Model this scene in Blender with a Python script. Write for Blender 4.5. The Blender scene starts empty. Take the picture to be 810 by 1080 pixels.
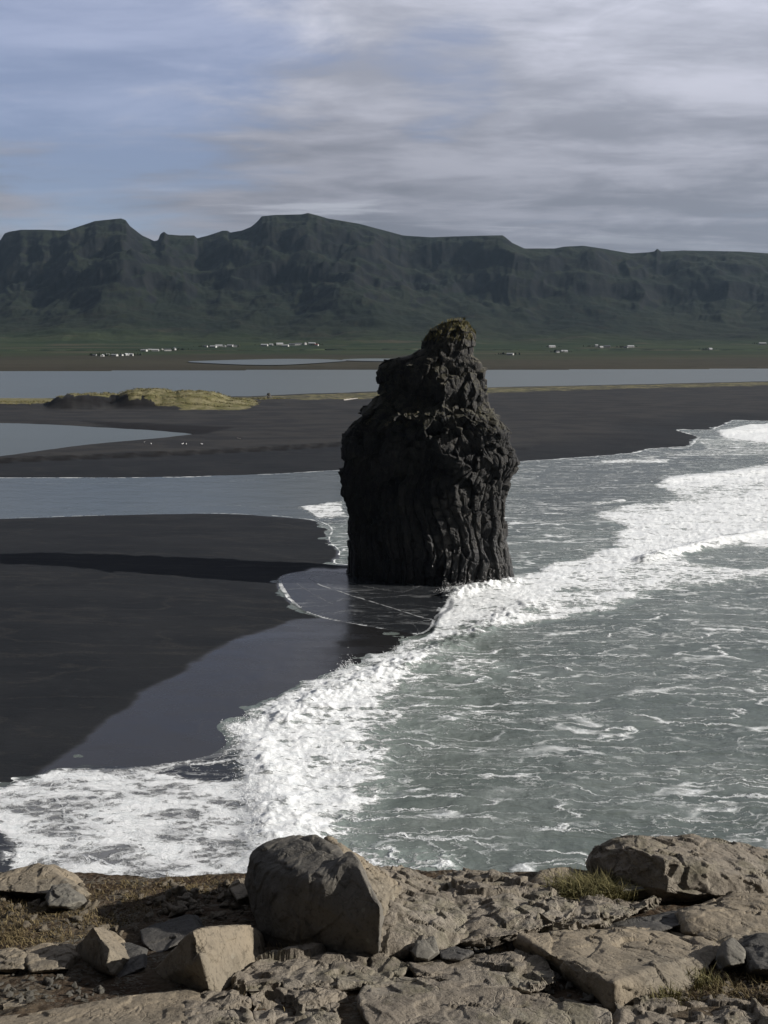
import bpy, bmesh, math, random
import numpy as np
from mathutils import Vector
random.seed(7); rng = np.random.default_rng(7)
sc = bpy.context.scene
COL = sc.collection
# ------------------------------------------------------------------ camera model (photo is 810x1080)
H = 40.0; F = 916.0; TH = math.atan((540-351)/F); CT, ST = math.cos(TH), math.sin(TH)
def ray(u, v):
    a, b = (u-405)/F, (540-v)/F
    return np.array([a, CT+b*ST, -ST+b*CT])
def pz(u, v, z=0.0):                     # point of the sight line at height z
    d = ray(u, v); t = (z-H)/d[2]; return np.array([d[0]*t, d[1]*t, z])
def pY(u, v, Y):                         # point of the sight line at distance Y
    d = ray(u, v); t = Y/d[1]; return np.array([d[0]*t, Y, H+d[2]*t])
cam = bpy.data.cameras.new('camera'); cam.sensor_fit = 'VERTICAL'; cam.sensor_height = 24
cam.lens = 24*F/1080; cam.clip_start = 0.1; cam.clip_end = 30000
co = bpy.data.objects.new('camera', cam); COL.objects.link(co); co.location = (0, 0, H)
co.rotation_euler = (math.pi/2-TH, 0, 0); sc.camera = co
# ------------------------------------------------------------------ numpy noise
_p = rng.permutation(256); PERM = np.concatenate([_p, _p, _p]).astype(np.int32)
GR = rng.normal(size=(256, 3)); GR /= np.linalg.norm(GR, axis=1)[:, None]
GR32 = GR.astype(np.float32)
def perlin(x, y, z):
    x, y, z = np.broadcast_arrays(x, y, z); shp = x.shape
    x, y, z = [np.atleast_1d(q).ravel() for q in (x, y, z)]
    out = np.empty(len(x), np.float32)
    for s0 in range(0, len(x), 65536):          # blocks that stay in cache
        e = slice(s0, s0+65536); X, Y, Z = x[e], y[e], z[e]
        fx, fy, fz = np.floor(X), np.floor(Y), np.floor(Z)
        xi, yi, zi = fx.astype(np.int32) & 255, fy.astype(np.int32) & 255, fz.astype(np.int32) & 255
        xf, yf, zf = (X-fx).astype(np.float32), (Y-fy).astype(np.float32), (Z-fz).astype(np.float32)
        u, v, w = [t*t*t*(t*(t*6-15)+10) for t in (xf, yf, zf)]
        r = np.zeros(len(X), np.float32)
        for dx in (0, 1):
            wx = u if dx else 1-u; hx = PERM[xi+dx]
            for dy in (0, 1):
                wy = wx*(v if dy else 1-v); hy = PERM[(hx+yi+dy) & 255]
                for dz in (0, 1):
                    g = GR32[PERM[(hy+zi+dz) & 255]]
                    r += (g[:, 0]*(xf-dx)+g[:, 1]*(yf-dy)+g[:, 2]*(zf-dz))*(wy*(w if dz else 1-w))
        out[e] = r*1.4
    return out.reshape(shp) if shp else out[0]
def fbm(x, y, z=0.0, o=5, g=0.5):
    s, a, t = 0, 1, 0
    for i in range(o):
        s = s+a*perlin(x*2**i+17.3*i, y*2**i+5.1*i, np.asarray(z)*2**i+9.7*i); t += a; a *= g
    return s/t
def ridged(x, y, z=0.0, o=4):
    s, a, t = 0, 1, 0
    for i in range(o):
        s = s+a*(1-np.abs(perlin(x*2**i+3.3*i, y*2**i+7.1*i, np.asarray(z)*2**i)))**2; t += a; a *= .5
    return s/t
def cellular(x, y, z, amp=1.0):          # F1, F2 and a tilted random facet for every cell
    x, y, z = [q.astype(np.float32) for q in (x, y, z)]
    xi, yi, zi = [np.floor(a).astype(np.int32) for a in (x, y, z)]
    f1 = np.full(x.shape, 9., np.float32); f2 = f1.copy(); idv = np.zeros(x.shape, np.float32); fac = idv.copy()
    r = np.random.default_rng(3); J = r.random((256, 4)).astype(np.float32); G = r.normal(size=(256, 3)).astype(np.float32)
    for dx in (-1, 0, 1):
        for dy in (-1, 0, 1):
            for dz in (-1, 0, 1):
                h = PERM[(PERM[(PERM[(xi+dx) & 255]+yi+dy) & 255]+zi+dz) & 255]
                j = J[h]; ax, ay, az = x-(xi+dx+j[:, 0]), y-(yi+dy+j[:, 1]), z-(zi+dz+j[:, 2])
                d = np.sqrt(ax*ax+ay*ay+az*az)
                n = d < f1; g = G[h]
                f2 = np.where(n, f1, np.minimum(f2, d)); f1 = np.where(n, d, f1); idv = np.where(n, j[:, 3], idv); fac = np.where(n, g[:, 0]*ax+g[:, 1]*ay+g[:, 2]*az, fac)
    return f1, f2, idv+fac*.75*amp
def sstep(a, b, x):
    t = np.clip((x-a)/(b-a), 0, 1); return t*t*(3-2*t)
# ------------------------------------------------------------------ mesh and object helpers
def mesh_np(name, V, Fc, smooth=True, attrs=None):
    V = np.asarray(V, dtype=np.float32); Fc = np.asarray(Fc, dtype=np.int32); n = Fc.shape[1]
    me = bpy.data.meshes.new(name)
    me.vertices.add(len(V)); me.vertices.foreach_set('co', V.ravel())
    me.loops.add(Fc.size); me.loops.foreach_set('vertex_index', Fc.ravel())
    me.polygons.add(len(Fc)); me.polygons.foreach_set('loop_start', np.arange(0, Fc.size, n, dtype=np.int32))
    me.update(calc_edges=True); me.validate()
    me.polygons.foreach_set('use_smooth', np.full(len(me.polygons), smooth)); 
    for k, a in (attrs or {}).items():
        at = me.attributes.new(k, 'FLOAT', 'POINT'); at.data.foreach_set('value', np.asarray(a, dtype=np.float32).ravel())
    return me
def grid_faces(nr, nc, wrap=False):
    r = np.arange(nr-1)[:, None]; c = np.arange(nc if wrap else nc-1)[None, :]; c2 = (c+1) % nc
    a = r*nc+c; b = r*nc+c2; d = (r+1)*nc+c2; e = (r+1)*nc+c
    return np.stack([a, b, d, e], -1).reshape(-1, 4)
def add(name, me, mat=None, parent=None, label=None, cat=None, group=None, kind=None, loc=None):
    o = bpy.data.objects.new(name, me); COL.objects.link(o)
    if mat is not None and me is not None and not me.materials: me.materials.append(mat)
    if parent: o.parent = parent
    if loc is not None: o.location = loc
    for k, val in (('label', label), ('category', cat), ('group', group), ('kind', kind)):
        if val: o[k] = val
    return o
# ------------------------------------------------------------------ shader helper
class NT:
    def __init__(s, tree): s.t = tree; s.n = tree.nodes; s.l = tree.links
    def node(s, typ, ins=None, **kw):
        n = s.n.new(typ)
        for k, v in kw.items(): setattr(n, k, v)
        for k, v in (ins or {}).items(): s.put(n.inputs[k], v)
        return n
    def put(s, sock, v):
        if isinstance(v, bpy.types.NodeSocket): s.l.new(v, sock)
        elif isinstance(v, bpy.types.Node): s.l.new(v.outputs[0], sock)
        else:
            if sock.type == 'RGBA' and len(v) == 3: v = (*v, 1)
            sock.default_value = v
    def m(s, op, a, b=0.0, c=None, clamp=False):
        n = s.n.new('ShaderNodeMath'); n.operation = op; n.use_clamp = clamp
        s.put(n.inputs[0], a); s.put(n.inputs[1], b)
        if c is not None: s.put(n.inputs[2], c)
        return n.outputs[0]
    def vm(s, op, a, b=(0, 0, 0)):
        n = s.n.new('ShaderNodeVectorMath'); n.operation = op; s.put(n.inputs[0], a); s.put(n.inputs[1], b); return n.outputs[0]
    def rng(s, x, a, b, lo=0.0, hi=1.0, smooth=True):
        n = s.n.new('ShaderNodeMapRange'); n.interpolation_type = 'SMOOTHSTEP' if smooth else 'LINEAR'
        for i, v in enumerate((x, a, b, lo, hi)): s.put(n.inputs[i], v)
        return n.outputs[0]
    def mix(s, f, a, b):
        n = s.n.new('ShaderNodeMix'); n.data_type = 'RGBA'; s.put(n.inputs[0], f); s.put(n.inputs[6], a); s.put(n.inputs[7], b); return n.outputs[2]
    def pos(s): return s.node('ShaderNodeNewGeometry').outputs['Position']
    def obj(s): return s.node('ShaderNodeTexCoord').outputs['Object']
    def scale(s, v, sx, sy, sz, rot=0.0):
        n = s.n.new('ShaderNodeMapping'); s.put(n.inputs[0], v); n.inputs['Scale'].default_value = (sx, sy, sz); n.inputs['Rotation'].default_value = (0, 0, rot); return n.outputs[0]
    def noise(s, v, sc_=1.0, det=6, rough=.55, dist=0.0, col=False):
        n = s.node('ShaderNodeTexNoise', {'Vector': v, 'Scale': sc_, 'Detail': det, 'Roughness': rough, 'Distortion': dist}); return n.outputs['Color' if col else 'Fac']
    def voro(s, v, sc_=1.0, feature='F1', out='Distance'):
        n = s.node('ShaderNodeTexVoronoi', {'Vector': v, 'Scale': sc_}, feature=feature); return n.outputs[out]
    def attr(s, name): return s.node('ShaderNodeAttribute', attribute_name=name).outputs['Fac']
    def bump(s, h, dist, strength=1.0, nrm=None):
        n = s.node('ShaderNodeBump', {'Height': h, 'Distance': dist, 'Strength': strength})
        if nrm is not None: s.l.new(nrm, n.inputs['Normal'])
        return n.outputs[0]
def material(name):
    m = bpy.data.materials.new(name); m.use_nodes = True; nt = NT(m.node_tree)
    b = nt.n['Principled BSDF']; return m, nt, b

# ------------------------------------------------------------------ materials
def rock_mat(name, c1, c2, c3, rough=.85, sc_=1.0, moss=0.0, bumpd=.02):
    m, n, b = material(name); p = n.obj(); P = n.scale(p, sc_, sc_, sc_)
    big = n.noise(P, 1.3, 5, .6); mid = n.noise(P, 7, 8, .65, .4); fine = n.noise(P, 45, 6, .7)
    col = n.mix(n.rng(big, .38, .62), c1, c2)
    col = n.mix(n.rng(mid, .5, .72), col, c3)
    dk = n.rng(fine, .3, .48); col = n.mix(dk, n.mix(.5, col, (.02, .018, .015)), col)
    lich = n.rng(n.voro(P, 16, 'SMOOTH_F1'), .12, .2); lm = n.m('MULTIPLY', n.m('SUBTRACT', 1.0, lich), n.rng(n.noise(P, 2.1, 3), .5, .65))
    col = n.mix(n.m('MULTIPLY', lm, .45), col, (.3, .29, .24))
    if moss:
        nz = n.node('ShaderNodeSeparateXYZ', {'Vector': n.node('ShaderNodeNewGeometry').outputs['Normal']}).outputs['Z']
        mm = n.m('MULTIPLY', n.rng(nz, .3, .8), n.rng(n.noise(P, 3.5, 6, .7), .5, .62)); col = n.mix(n.m('MULTIPLY', mm, moss), col, (.09, .1, .03))
    n.put(b.inputs['Base Color'], col); b.inputs['Roughness'].default_value = rough; b.inputs['Specular IOR Level'].default_value = .3
    pit = n.rng(n.noise(P, 18, 5, .75), .32, .44); crk = n.rng(n.m('ABSOLUTE', n.m('SUBTRACT', n.noise(n.scale(P, 1, 1, 2.2), 1.7, 5, .55, .5), .5)), 0, .012)
    hgt = n.m('ADD', n.m('ADD', n.m('MULTIPLY', mid, 1.2), n.m('MULTIPLY', fine, .5)), n.m('ADD', n.m('MULTIPLY', pit, .35), n.m('MULTIPLY', crk, .25)))
    n.put(b.inputs['Normal'], n.bump(hgt, bumpd, .9)); return m
M = {}
M['brown'] = rock_mat('brown_rock', (.20, .172, .134), (.24, .212, .170), (.12, .10, .077), moss=.2, bumpd=.028)
M['grey'] = rock_mat('grey_rock', (.12, .112, .095), (.155, .145, .12), (.08, .075, .063), bumpd=.01)
M['char'] = rock_mat('charcoal_rock', (.092, .086, .074), (.135, .124, .104), (.058, .054, .048), bumpd=.012)
M['tan'] = rock_mat('tan_rock', (.225, .188, .135), (.185, .16, .12), (.12, .102, .075), bumpd=.016)
M['dark'] = rock_mat('dark_rock', (.06, .058, .052), (.085, .08, .072), (.04, .038, .035), bumpd=.01)

def basalt():
    m, n, b = material('sea_stack_basalt'); p = n.pos()
    z = n.node('ShaderNodeSeparateXYZ', {'Vector': p}).outputs['Z']
    nz = n.node('ShaderNodeSeparateXYZ', {'Vector': n.node('ShaderNodeNewGeometry').outputs['Normal']}).outputs['Z']
    big = n.noise(p, .22, 5, .6); mid = n.noise(n.scale(p, 1, 1, .45), 1.5, 7, .65)
    fine = n.noise(p, 5, 6, .7)
    col = n.mix(n.rng(big, .35, .65), (.014, .0145, .016), (.030, .029, .027))
    col = n.mix(n.rng(mid, .5, .75), col, (.055, .050, .042))
    li = n.m('MULTIPLY', n.rng(nz, .15, .7), n.rng(z, 20, 30)); col = n.mix(n.m('MULTIPLY', li, n.rng(fine, .35, .6)), col, (.085, .08, .052))
    gr = n.m('MULTIPLY', n.rng(z, 24, 38), n.rng(mid, .45, .6)); col = n.mix(n.m('MULTIPLY', gr, .45), col, (.085, .079, .066))
    n.put(b.inputs['Base Color'], col)
    n.put(b.inputs['Roughness'], n.rng(z, 2, 12, .28, .8)); b.inputs['Specular IOR Level'].default_value = .4
    st = n.noise(n.scale(p, 1, 1, .18), 2.2, 5, .6)
    vo = n.voro(n.scale(p, 1, 1, .6), 1.6, 'DISTANCE_TO_EDGE')
    h = n.m('ADD', n.m('ADD', n.m('MULTIPLY', mid, .5), n.m('MULTIPLY', fine, .6)), n.m('ADD', n.m('MULTIPLY', st, .5), n.m('MULTIPLY', n.rng(vo, 0, .12), .3)))
    n.put(b.inputs['Normal'], n.bump(h, .24, .9)); return m
M['basalt'] = basalt()

def sand():
    m, n, b = material('black_sand'); p = n.pos(); wet = n.attr('wet'); gr = n.attr('grass'); sc_ = n.attr('scarp'); fm = n.attr('foam')
    f = n.noise(p, 3.5, 8, .7); g = n.noise(n.scale(p, .05, .12, .1), 1, 6, .6); peb = n.noise(p, 14, 4, .8)
    col = n.mix(n.rng(g, .35, .65), (.0145, .0165, .0195), (.0200, .0218, .0245))
    col = n.mix(n.m('MULTIPLY', n.rng(peb, .66, .74), .25), col, (.13, .12, .11))
    trk = n.rng(n.noise(n.scale(p, .25, .9, 1, .35), 1, 5, .7), .58, .64); col = n.mix(n.m('MULTIPLY', trk, .25), col, (.05, .048, .045))
    tide = n.rng(n.m('ABSOLUTE', n.m('SUBTRACT', n.noise(n.scale(p, .03, .12, 0, .5), 1, 3, .5), .5)), 0, .02, 1, 0); col = n.mix(n.m('MULTIPLY', tide, n.m('MULTIPLY', n.rng(f, .4, .6), .5)), col, (.048, .046, .043))
    far = n.attr('far'); col = n.mix(far, col, n.mix(n.rng(g, .4, .6), (.023, .0235, .025), (.038, .037, .0355)))
    we = n.rng(n.m('ADD', wet, n.m('MULTIPLY', n.m('SUBTRACT', n.noise(n.scale(p, .2, .5, .3), 1, 6, .65), .5), .35)), .30, .70)
    col = n.mix(we, col, (.0165, .0165, .0170)); col = n.mix(sc_, col, (.011, .010, .010))  # scarp mask: bank shade painted dark into the sand, plus the bare dune cut
    gn = n.noise(n.scale(p, .12, .3, .3), 1, 8, .75)
    ge = n.rng(n.m('ADD', gr, n.m('MULTIPLY', n.m('SUBTRACT', gn, .5), 1.3)), .42, .6)
    gc = n.mix(n.rng(n.noise(p, .16, 5, .7), .4, .62), (.13, .122, .052), (.22, .195, .11))
    gc = n.mix(n.rng(n.noise(p, .6, 5, .8), .5, .65), gc, (.05, .055, .022))
    col = n.mix(ge, col, gc)
    fe = n.rng(n.m('ADD', fm, n.m('MULTIPLY', n.m('SUBTRACT', n.noise(p, 1.2, 6, .7), .5), .7)), .45, .62); col = n.mix(fe, col, (.72, .74, .76))
    n.put(b.inputs['Base Color'], col)
    rg = n.rng(we, .2, 1, .85, n.rng(n.noise(n.scale(p, .1, .4, .3), 1, 5, .6), .3, .7, .17, .32)); rg = n.m('MAXIMUM', rg, n.m('MULTIPLY', n.m('MAXIMUM', fe, ge), .8)); n.put(b.inputs['Roughness'], rg)
    n.put(b.inputs['Specular IOR Level'], n.rng(we, 0, 1, .12, .55))
    h = n.m('ADD', n.m('ADD', f, n.m('MULTIPLY', n.noise(n.scale(p, .3, 1, 1), .8, 4), 2.0)), n.m('MULTIPLY', gn, 3.0))
    n.put(b.inputs['Normal'], n.bump(h, .06, n.rng(we, 0, 1, .7, .05))); return m
M['sand'] = sand()

def sea():
    m, n, b = material('sea_water'); p = n.pos(); D = n.attr('foam_cover'); th = n.attr('thin'); calm = n.attr('calm')
    wrp = n.vm('SCALE', n.vm('SUBTRACT', n.noise(n.scale(p, .06, .1, .1), 1, 4, .6, 0, True), (.5, .5, .5))); wrp.node.inputs['Scale'].default_value = 4.5
    q = n.vm('ADD', p, wrp)
    # web of thin streaks: level lines of a smooth noise, wiggled a little
    wig = n.vm('SCALE', n.vm('SUBTRACT', n.noise(n.scale(p, .35, .6, 0), 1, 5, .65, 0, True), (.5, .5, .5))); wig.node.inputs['Scale'].default_value = 2.6
    q2 = n.vm('ADD', q, wig)
    def web(sx, sy, rot, w, off=0.0):
        a = n.noise(n.vm('ADD', n.scale(q2, sx, sy, 0, rot), (off, off*1.7, off)), 1, 1.2, .5, 0)
        return n.rng(n.m('ABSOLUTE', n.m('SUBTRACT', a, .5)), 0, w, 1, 0, False)
    w1 = web(.045, .26, -.10, .014); w2 = web(.09, .46, .06, .016, 4); w3 = web(.26, .95, -.05, .022, 9); w4 = web(.06, .28, -.2, .014, 14)
    patch = n.rng(n.noise(n.scale(p, .035, .09, 0), 1, 4, .6), .40, .60)
    patch2 = n.rng(n.noise(n.vm('ADD', n.scale(p, .05, .12, 0), (7, 3, 1)), 1, 4, .6), .42, .60)
    brk = n.rng(n.noise(n.scale(p, .13, .32, 0), 1, 6, .7), .45, .56, .10, 1.0)
    st = n.m('MAXIMUM', n.m('MULTIPLY', w1, brk), n.m('MAXIMUM', n.m('MULTIPLY', n.m('MULTIPLY', w2, patch), brk), n.m('MAXIMUM', n.m('MULTIPLY', w3, n.m('MULTIPLY', patch2, .5)), n.m('MULTIPLY', w4, n.m('SUBTRACT', 1.0, patch)))))
    st = n.m('MULTIPLY', st, n.rng(D, .02, .16))
    # lacy foam sheet
    l1 = n.noise(n.scale(q, .16, .42, 0, .15), 1, 9, .64, .3); l2 = n.noise(n.scale(q, .7, 1.5, 0), 1, 7, .75, .4)
    wv = n.vm('ADD', n.scale(p, .55, 1.05, 0), n.noise(p, .7, 4, .7, 0, True)); hole = n.voro(wv, 1.0, 'DISTANCE_TO_EDGE'); hole2 = n.voro(wv, 2.7, 'DISTANCE_TO_EDGE')
    lace = n.m('ADD', n.m('MULTIPLY', l1, .68), n.m('MULTIPLY', l2, .32))
    lace = n.m('SUBTRACT', lace, n.m('ADD', n.m('MULTIPLY', n.m('SUBTRACT', n.m('MINIMUM', hole, .35), .10), .30), n.m('MULTIPLY', n.m('SUBTRACT', n.m('MINIMUM', hole2, .3), .10), .14)))
    T = n.rng(D, 0, 1, .80, .27, False)
    sheet = n.rng(lace, T, n.m('ADD', T, .10))
    e = n.m('ABSOLUTE', n.m('ADD', n.attr('edge'), n.m('MULTIPLY', n.m('SUBTRACT', n.noise(p, 1.4, 4, .6), .5), 1.6)))
    ln = n.m('MULTIPLY', n.rng(e, .45, 1.0, 1, 0), n.m('MULTIPLY', n.attr('edge_foam'), n.rng(n.noise(p, .45, 4, .6), .40, .56, .05, 1.0)))
    fm = n.m('MAXIMUM', n.m('MAXIMUM', sheet, st), ln, clamp=True)
    sm = n.noise(n.scale(p, .05, .12, 0), 1, 5, .6)
    deep = n.mix(n.rng(sm, .35, .65), (.102, .124, .113), (.145, .168, .154))
    milk = n.mix(n.rng(D, .15, .8), deep, (.22, .26, .24))
    body = n.mix(calm, milk, (.062, .074, .074)); body = n.mix(th, body, n.mix(n.rng(D, .45, .75), (.020, .022, .025), (.15, .155, .16)))
    col = n.mix(fm, body, n.mix(n.rng(l2, .3, .6), (.70, .74, .75), (.90, .92, .92)))
    speck = n.m('MULTIPLY', n.rng(n.noise(n.scale(p, 1.2, 2.6, 0), 1, 5, .8), .60, .68), n.m('MULTIPLY', n.rng(patch, .1, .8), n.rng(D, .1, .4, 0, .6)))
    col = n.mix(speck, col, (.6, .64, .65)); col = n.mix(n.m('MULTIPLY', th, n.m('MULTIPLY', fm, n.rng(l1, .40, .58, .55, .1))), col, (.30, .31, .33))
    n.put(b.inputs['Base Color'], col)
    n.put(b.inputs['Roughness'], n.rng(fm, 0, .6, n.rng(th, 0, 1, .2, .2), .8)); b.inputs['IOR'].default_value = 1.33
    b.inputs['Specular IOR Level'].default_value = .5
    rip = n.m('ADD', n.noise(n.scale(q, .5, 1.3, 0), 1, 7, .62), n.m('MULTIPLY', n.noise(n.scale(p, .12, .35, 0, -.1), 1, 4), 2.2))
    rip = n.m('MULTIPLY', rip, n.rng(n.m('MAXIMUM', th, calm), 0, 1, 1, .12))
    hf = n.m('MULTIPLY', n.m('MULTIPLY', fm, n.m('ADD', .5, l2)), n.rng(D, .2, .9, .3, .7))
    n.put(b.inputs['Normal'], n.bump(n.m('ADD', n.m('MULTIPLY', rip, .55), hf), .35, .95)); return m
M['sea'] = sea()
def lagoon_mat(name, c, bstr):
    m, n, b = material(name); p = n.pos()
    n.put(b.inputs['Base Color'], n.mix(n.noise(n.scale(p, .004, .02, 0), 1, 5), c, tuple(k*1.3 for k in c))); b.inputs['Roughness'].default_value = .35; b.inputs['IOR'].default_value = 1.33
    n.put(b.inputs['Normal'], n.bump(n.noise(n.scale(p, .4, 1.2, 0), 1, 5, .6), .25, bstr)); return m
M['lagoon'] = lagoon_mat('lagoon_water', (.085, .10, .098), .7)
def hill():
    m, n, b = material('hillside'); g = n.node('ShaderNodeNewGeometry'); p = g.outputs['Position']
    nz = n.node('ShaderNodeSeparateXYZ', {'Vector': g.outputs['Normal']}).outputs['Z']; z = n.node('ShaderNodeSeparateXYZ', {'Vector': p}).outputs['Z']
    a = n.noise(p, .0028, 8, .62); f = n.noise(p, .015, 8, .7); fl = n.attr('flat')
    grass = n.mix(n.rng(a, .38, .62), (.011, .0155, .0105), (.018, .0225, .014)); grass = n.mix(n.rng(f, .5, .7), grass, (.02, .019, .014))  # slope colours kept dark to stand in for cloud shadow on the mountains
    rock = n.mix(n.rng(f, .35, .65), (.006, .007, .008), (.015, .0155, .015))
    k = n.rng(n.m('ADD', nz, n.m('MULTIPLY', n.m('SUBTRACT', f, .5), .45)), .80, .92)
    col = n.mix(k, rock, grass)
    # plain: fields near the foot, brown moor near the lagoon
    y = n.node('ShaderNodeSeparateXYZ', {'Vector': p}).outputs['Y']
    pn = n.noise(n.scale(p, .0014, .006, 0), 1, 5, .6)
    fields = n.mix(n.rng(pn, .44, .56), (.022, .034, .016), (.034, .045, .021)); fields = n.mix(n.rng(n.noise(n.scale(p, .003, .012, 0, .1), 1, 3), .58, .62), fields, (.06, .055, .035))
    moor = n.mix(n.rng(pn, .4, .6), (.042, .038, .027), (.052, .047, .033)); moor = n.mix(n.rng(n.noise(p, .03, 6, .7), .5, .7), moor, (.03, .03, .018))
    pl = n.mix(n.rng(n.m('ADD', y, n.m('MULTIPLY', n.m('SUBTRACT', pn, .5), 900.0)), 1150, 1650), moor, fields)
    col = n.mix(fl, col, pl)
    n.put(b.inputs['Base Color'], col); b.inputs['Roughness'].default_value = .95; b.inputs['Specular IOR Level'].default_value = .05
    n.put(b.inputs['Normal'], n.bump(n.noise(p, .02, 8, .7), 6.0, n.rng(fl, 0, 1, .6, .03))); return m
M['hill'] = hill()
def simple(name, c, rough=.8, var=.2, sc_=3.0):
    m, n, b = material(name); n.put(b.inputs['Base Color'], n.mix(n.noise(n.obj(), sc_, 4), tuple(k*(1-var) for k in c), tuple(k*(1+var) for k in c)))
    b.inputs['Roughness'].default_value = rough; return m
M['wall'] = simple('white_render', (.42, .42, .41)); M['roofw'] = simple('pale_roof', (.33, .34, .35)); M['roofd'] = simple('dark_roof', (.07, .075, .08)); M['roofr'] = simple('red_roof', (.2, .06, .04))
M['pane'] = simple('window_glass', (.03, .035, .04), .15)
M['gull'] = simple('white_feathers', (.8, .8, .8)); M['wing'] = simple('grey_feathers', (.35, .36, .38)); M['beak'] = simple('yellow_beak', (.5, .3, .03))
M['wood'] = simple('bleached_wood', (.45, .42, .38)); M['shrub'] = simple('dark_shrub', (.035, .05, .02))
def dirt():
    m, n, b = material('clifftop_soil'); p = n.pos()
    a = n.noise(p, 1.6, 6, .65); f = n.noise(p, 14, 7, .7); peb = n.voro(n.vm('ADD', p, n.vm('SCALE', n.noise(p, 6, 3, .5, 0, True))), 24, 'F1', 'Color')
    col = n.mix(n.rng(a, .4, .6), (.062, .042, .027), (.095, .074, .05)); col = n.mix(n.rng(f, .5, .7), col, (.03, .022, .015))
    pv = n.node('ShaderNodeSeparateColor', {'Color': peb}).outputs[0]
    col = n.mix(n.m('MULTIPLY', n.rng(pv, .55, .7), n.rng(n.noise(p, 3, 4, .6), .42, .6)), col, (.14, .13, .105))
    n.put(b.inputs['Base Color'], col); b.inputs['Roughness'].default_value = .95; b.inputs['Specular IOR Level'].default_value = .1
    vd = n.voro(p, 24, 'F1'); n.put(b.inputs['Normal'], n.bump(n.m('SUBTRACT', n.m('MULTIPLY', f, 1.5), vd), .03, 1)); return m
M['dirt'] = dirt()
def grassmat(name, c1, c2):
    m, n, b = material(name); r = n.attr('tint'); n.put(b.inputs['Base Color'], n.mix(r, c1, c2)); b.inputs['Roughness'].default_value = .7
    b.inputs['Specular IOR Level'].default_value = .2; return m
M['dry'] = grassmat('dry_grass', (.07, .05, .024), (.19, .15, .075)); M['green'] = grassmat('green_grass', (.07, .07, .025), (.21, .18, .08))

# ------------------------------------------------------------------ coast layout
def P0(lst, z=0.0): return np.array([pz(u, v, z)[:2] for u, v in lst])
def chk(c, n=2):                        # round the corners of an outline
    for _ in range(n): c = np.stack([.75*c+.25*np.roll(c, -1, 0), .25*c+.75*np.roll(c, -1, 0)], 1).reshape(-1, 2)
    return c
def inside(pts, poly):
    x, y = pts[:, 0], pts[:, 1]; c = np.zeros(len(x), bool); j = len(poly)-1
    for i in range(len(poly)):
        xi, yi = poly[i]; xj, yj = poly[j]
        if yi != yj: c ^= ((yi > y) != (yj > y)) & (x < (xj-xi)*(y-yi)/(yj-yi)+xi)
        j = i
    return c
def dline(pts, line, closed=False):
    d = np.full(len(pts), 1e12, np.float32); n = len(line); px = pts[:, 0].astype(np.float32); py = pts[:, 1].astype(np.float32)
    for s0 in range(0, len(px), 65536):
        e = slice(s0, s0+65536); X, Y = px[e], py[e]; dd = d[e]
        for i in range(n if closed else n-1):
            a = line[i]; b = line[(i+1) % n]; ax, ay = float(a[0]), float(a[1]); bx, by = float(b[0])-ax, float(b[1])-ay; L = bx*bx+by*by+1e-9
            qx = X-np.float32(ax); qy = Y-np.float32(ay); t = np.clip((qx*np.float32(bx)+qy*np.float32(by))/np.float32(L), 0, 1)
            qx -= t*np.float32(bx); qy -= t*np.float32(by); np.minimum(dd, qx*qx+qy*qy, out=dd)
    return np.sqrt(d)
def sd(pts, poly):                      # positive inside
    poly = np.asarray(poly); d = dline(pts, poly, True); return np.where(inside(pts, poly), d, -d)
# beach in front (left)
front_shore = [(-400, 800), (-60, 838), (0, 834), (30, 826), (60, 817), (90, 812), (125, 812), (160, 815), (190, 805), (225, 803), (250, 792), (258, 782), (252, 770), (258, 762), (285, 752), (310, 740), (345, 718), (385, 706), (420, 690), (432, 678),
               (448, 668), (400, 661), (340, 651), (316, 642), (303, 630), (294, 618), (297, 608), (320, 603), (350, 603)]
beachA = P0(front_shore + [(366, 606), (440, 614), (420, 600), (365, 596), (348, 594), (361, 582), (344, 570), (353, 556), (330, 547), (240, 541), (150, 542), (60, 545), (0, 547), (-150, 552), (-500, 560)]); beachA = chk(beachA, 2)
# far beach (spit) : everything beyond the channel
far_edge = [(-500, 502), (0, 504), (100, 504), (200, 503), (290, 500), (358, 496), (450, 492), (548, 487), (607, 483), (667, 478), (686, 473), (726, 471), (738, 461), (711, 453), (751, 453), (773, 443), (810, 444), (900, 440), (1300, 425)]
wetP = P0([(-80, 870), (30, 828), (60, 803), (100, 772), (150, 738), (200, 708), (225, 690), (270, 670), (300, 657), (345, 650), (330, 640), (300, 625), (290, 612), (330, 600), (470, 600), (520, 640), (450, 800), (300, 900)])
tongueP = P0([(290, 612), (297, 600), (350, 596), (470, 600), (480, 640), (462, 650), (458, 664), (440, 672), (400, 664), (340, 654), (308, 640)]); tongueP = chk(tongueP, 2)
UP = 1.9                                 # height of the far flat
farB = P0(far_edge + [(1500, 395), (-700, 395)])
scarp_line = P0([(-600, 495), (0, 487), (100, 483), (200, 479), (300, 474), (358, 470), (420, 467), (480, 468), (560, 474)], .9)
lag_left = P0([(-500, 440), (0, 446), (60, 448), (130, 452), (180, 455), (207, 457.5), (180, 461), (120, 466), (60, 473), (0, 481), (-500, 505)], 1.4)
farlagN = [(-900, 420), (0, 420), (60, 420), (140, 419), (260, 418), (300, 416), (390, 413), (515, 408.5), (640, 406), (810, 402), (1600, 396)]
farlagF = [(1600, 388), (810, 389), (600, 390), (400, 390), (200, 391), (0, 392), (-900, 394)]
far_lag = P0(farlagN+farlagF, 1.2)
wedge_shade = P0([(86, 444), (249, 450.5), (212, 458), (138, 453)], UP)  # outline of the bank shade painted on the flat beyond the lagoon

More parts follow.
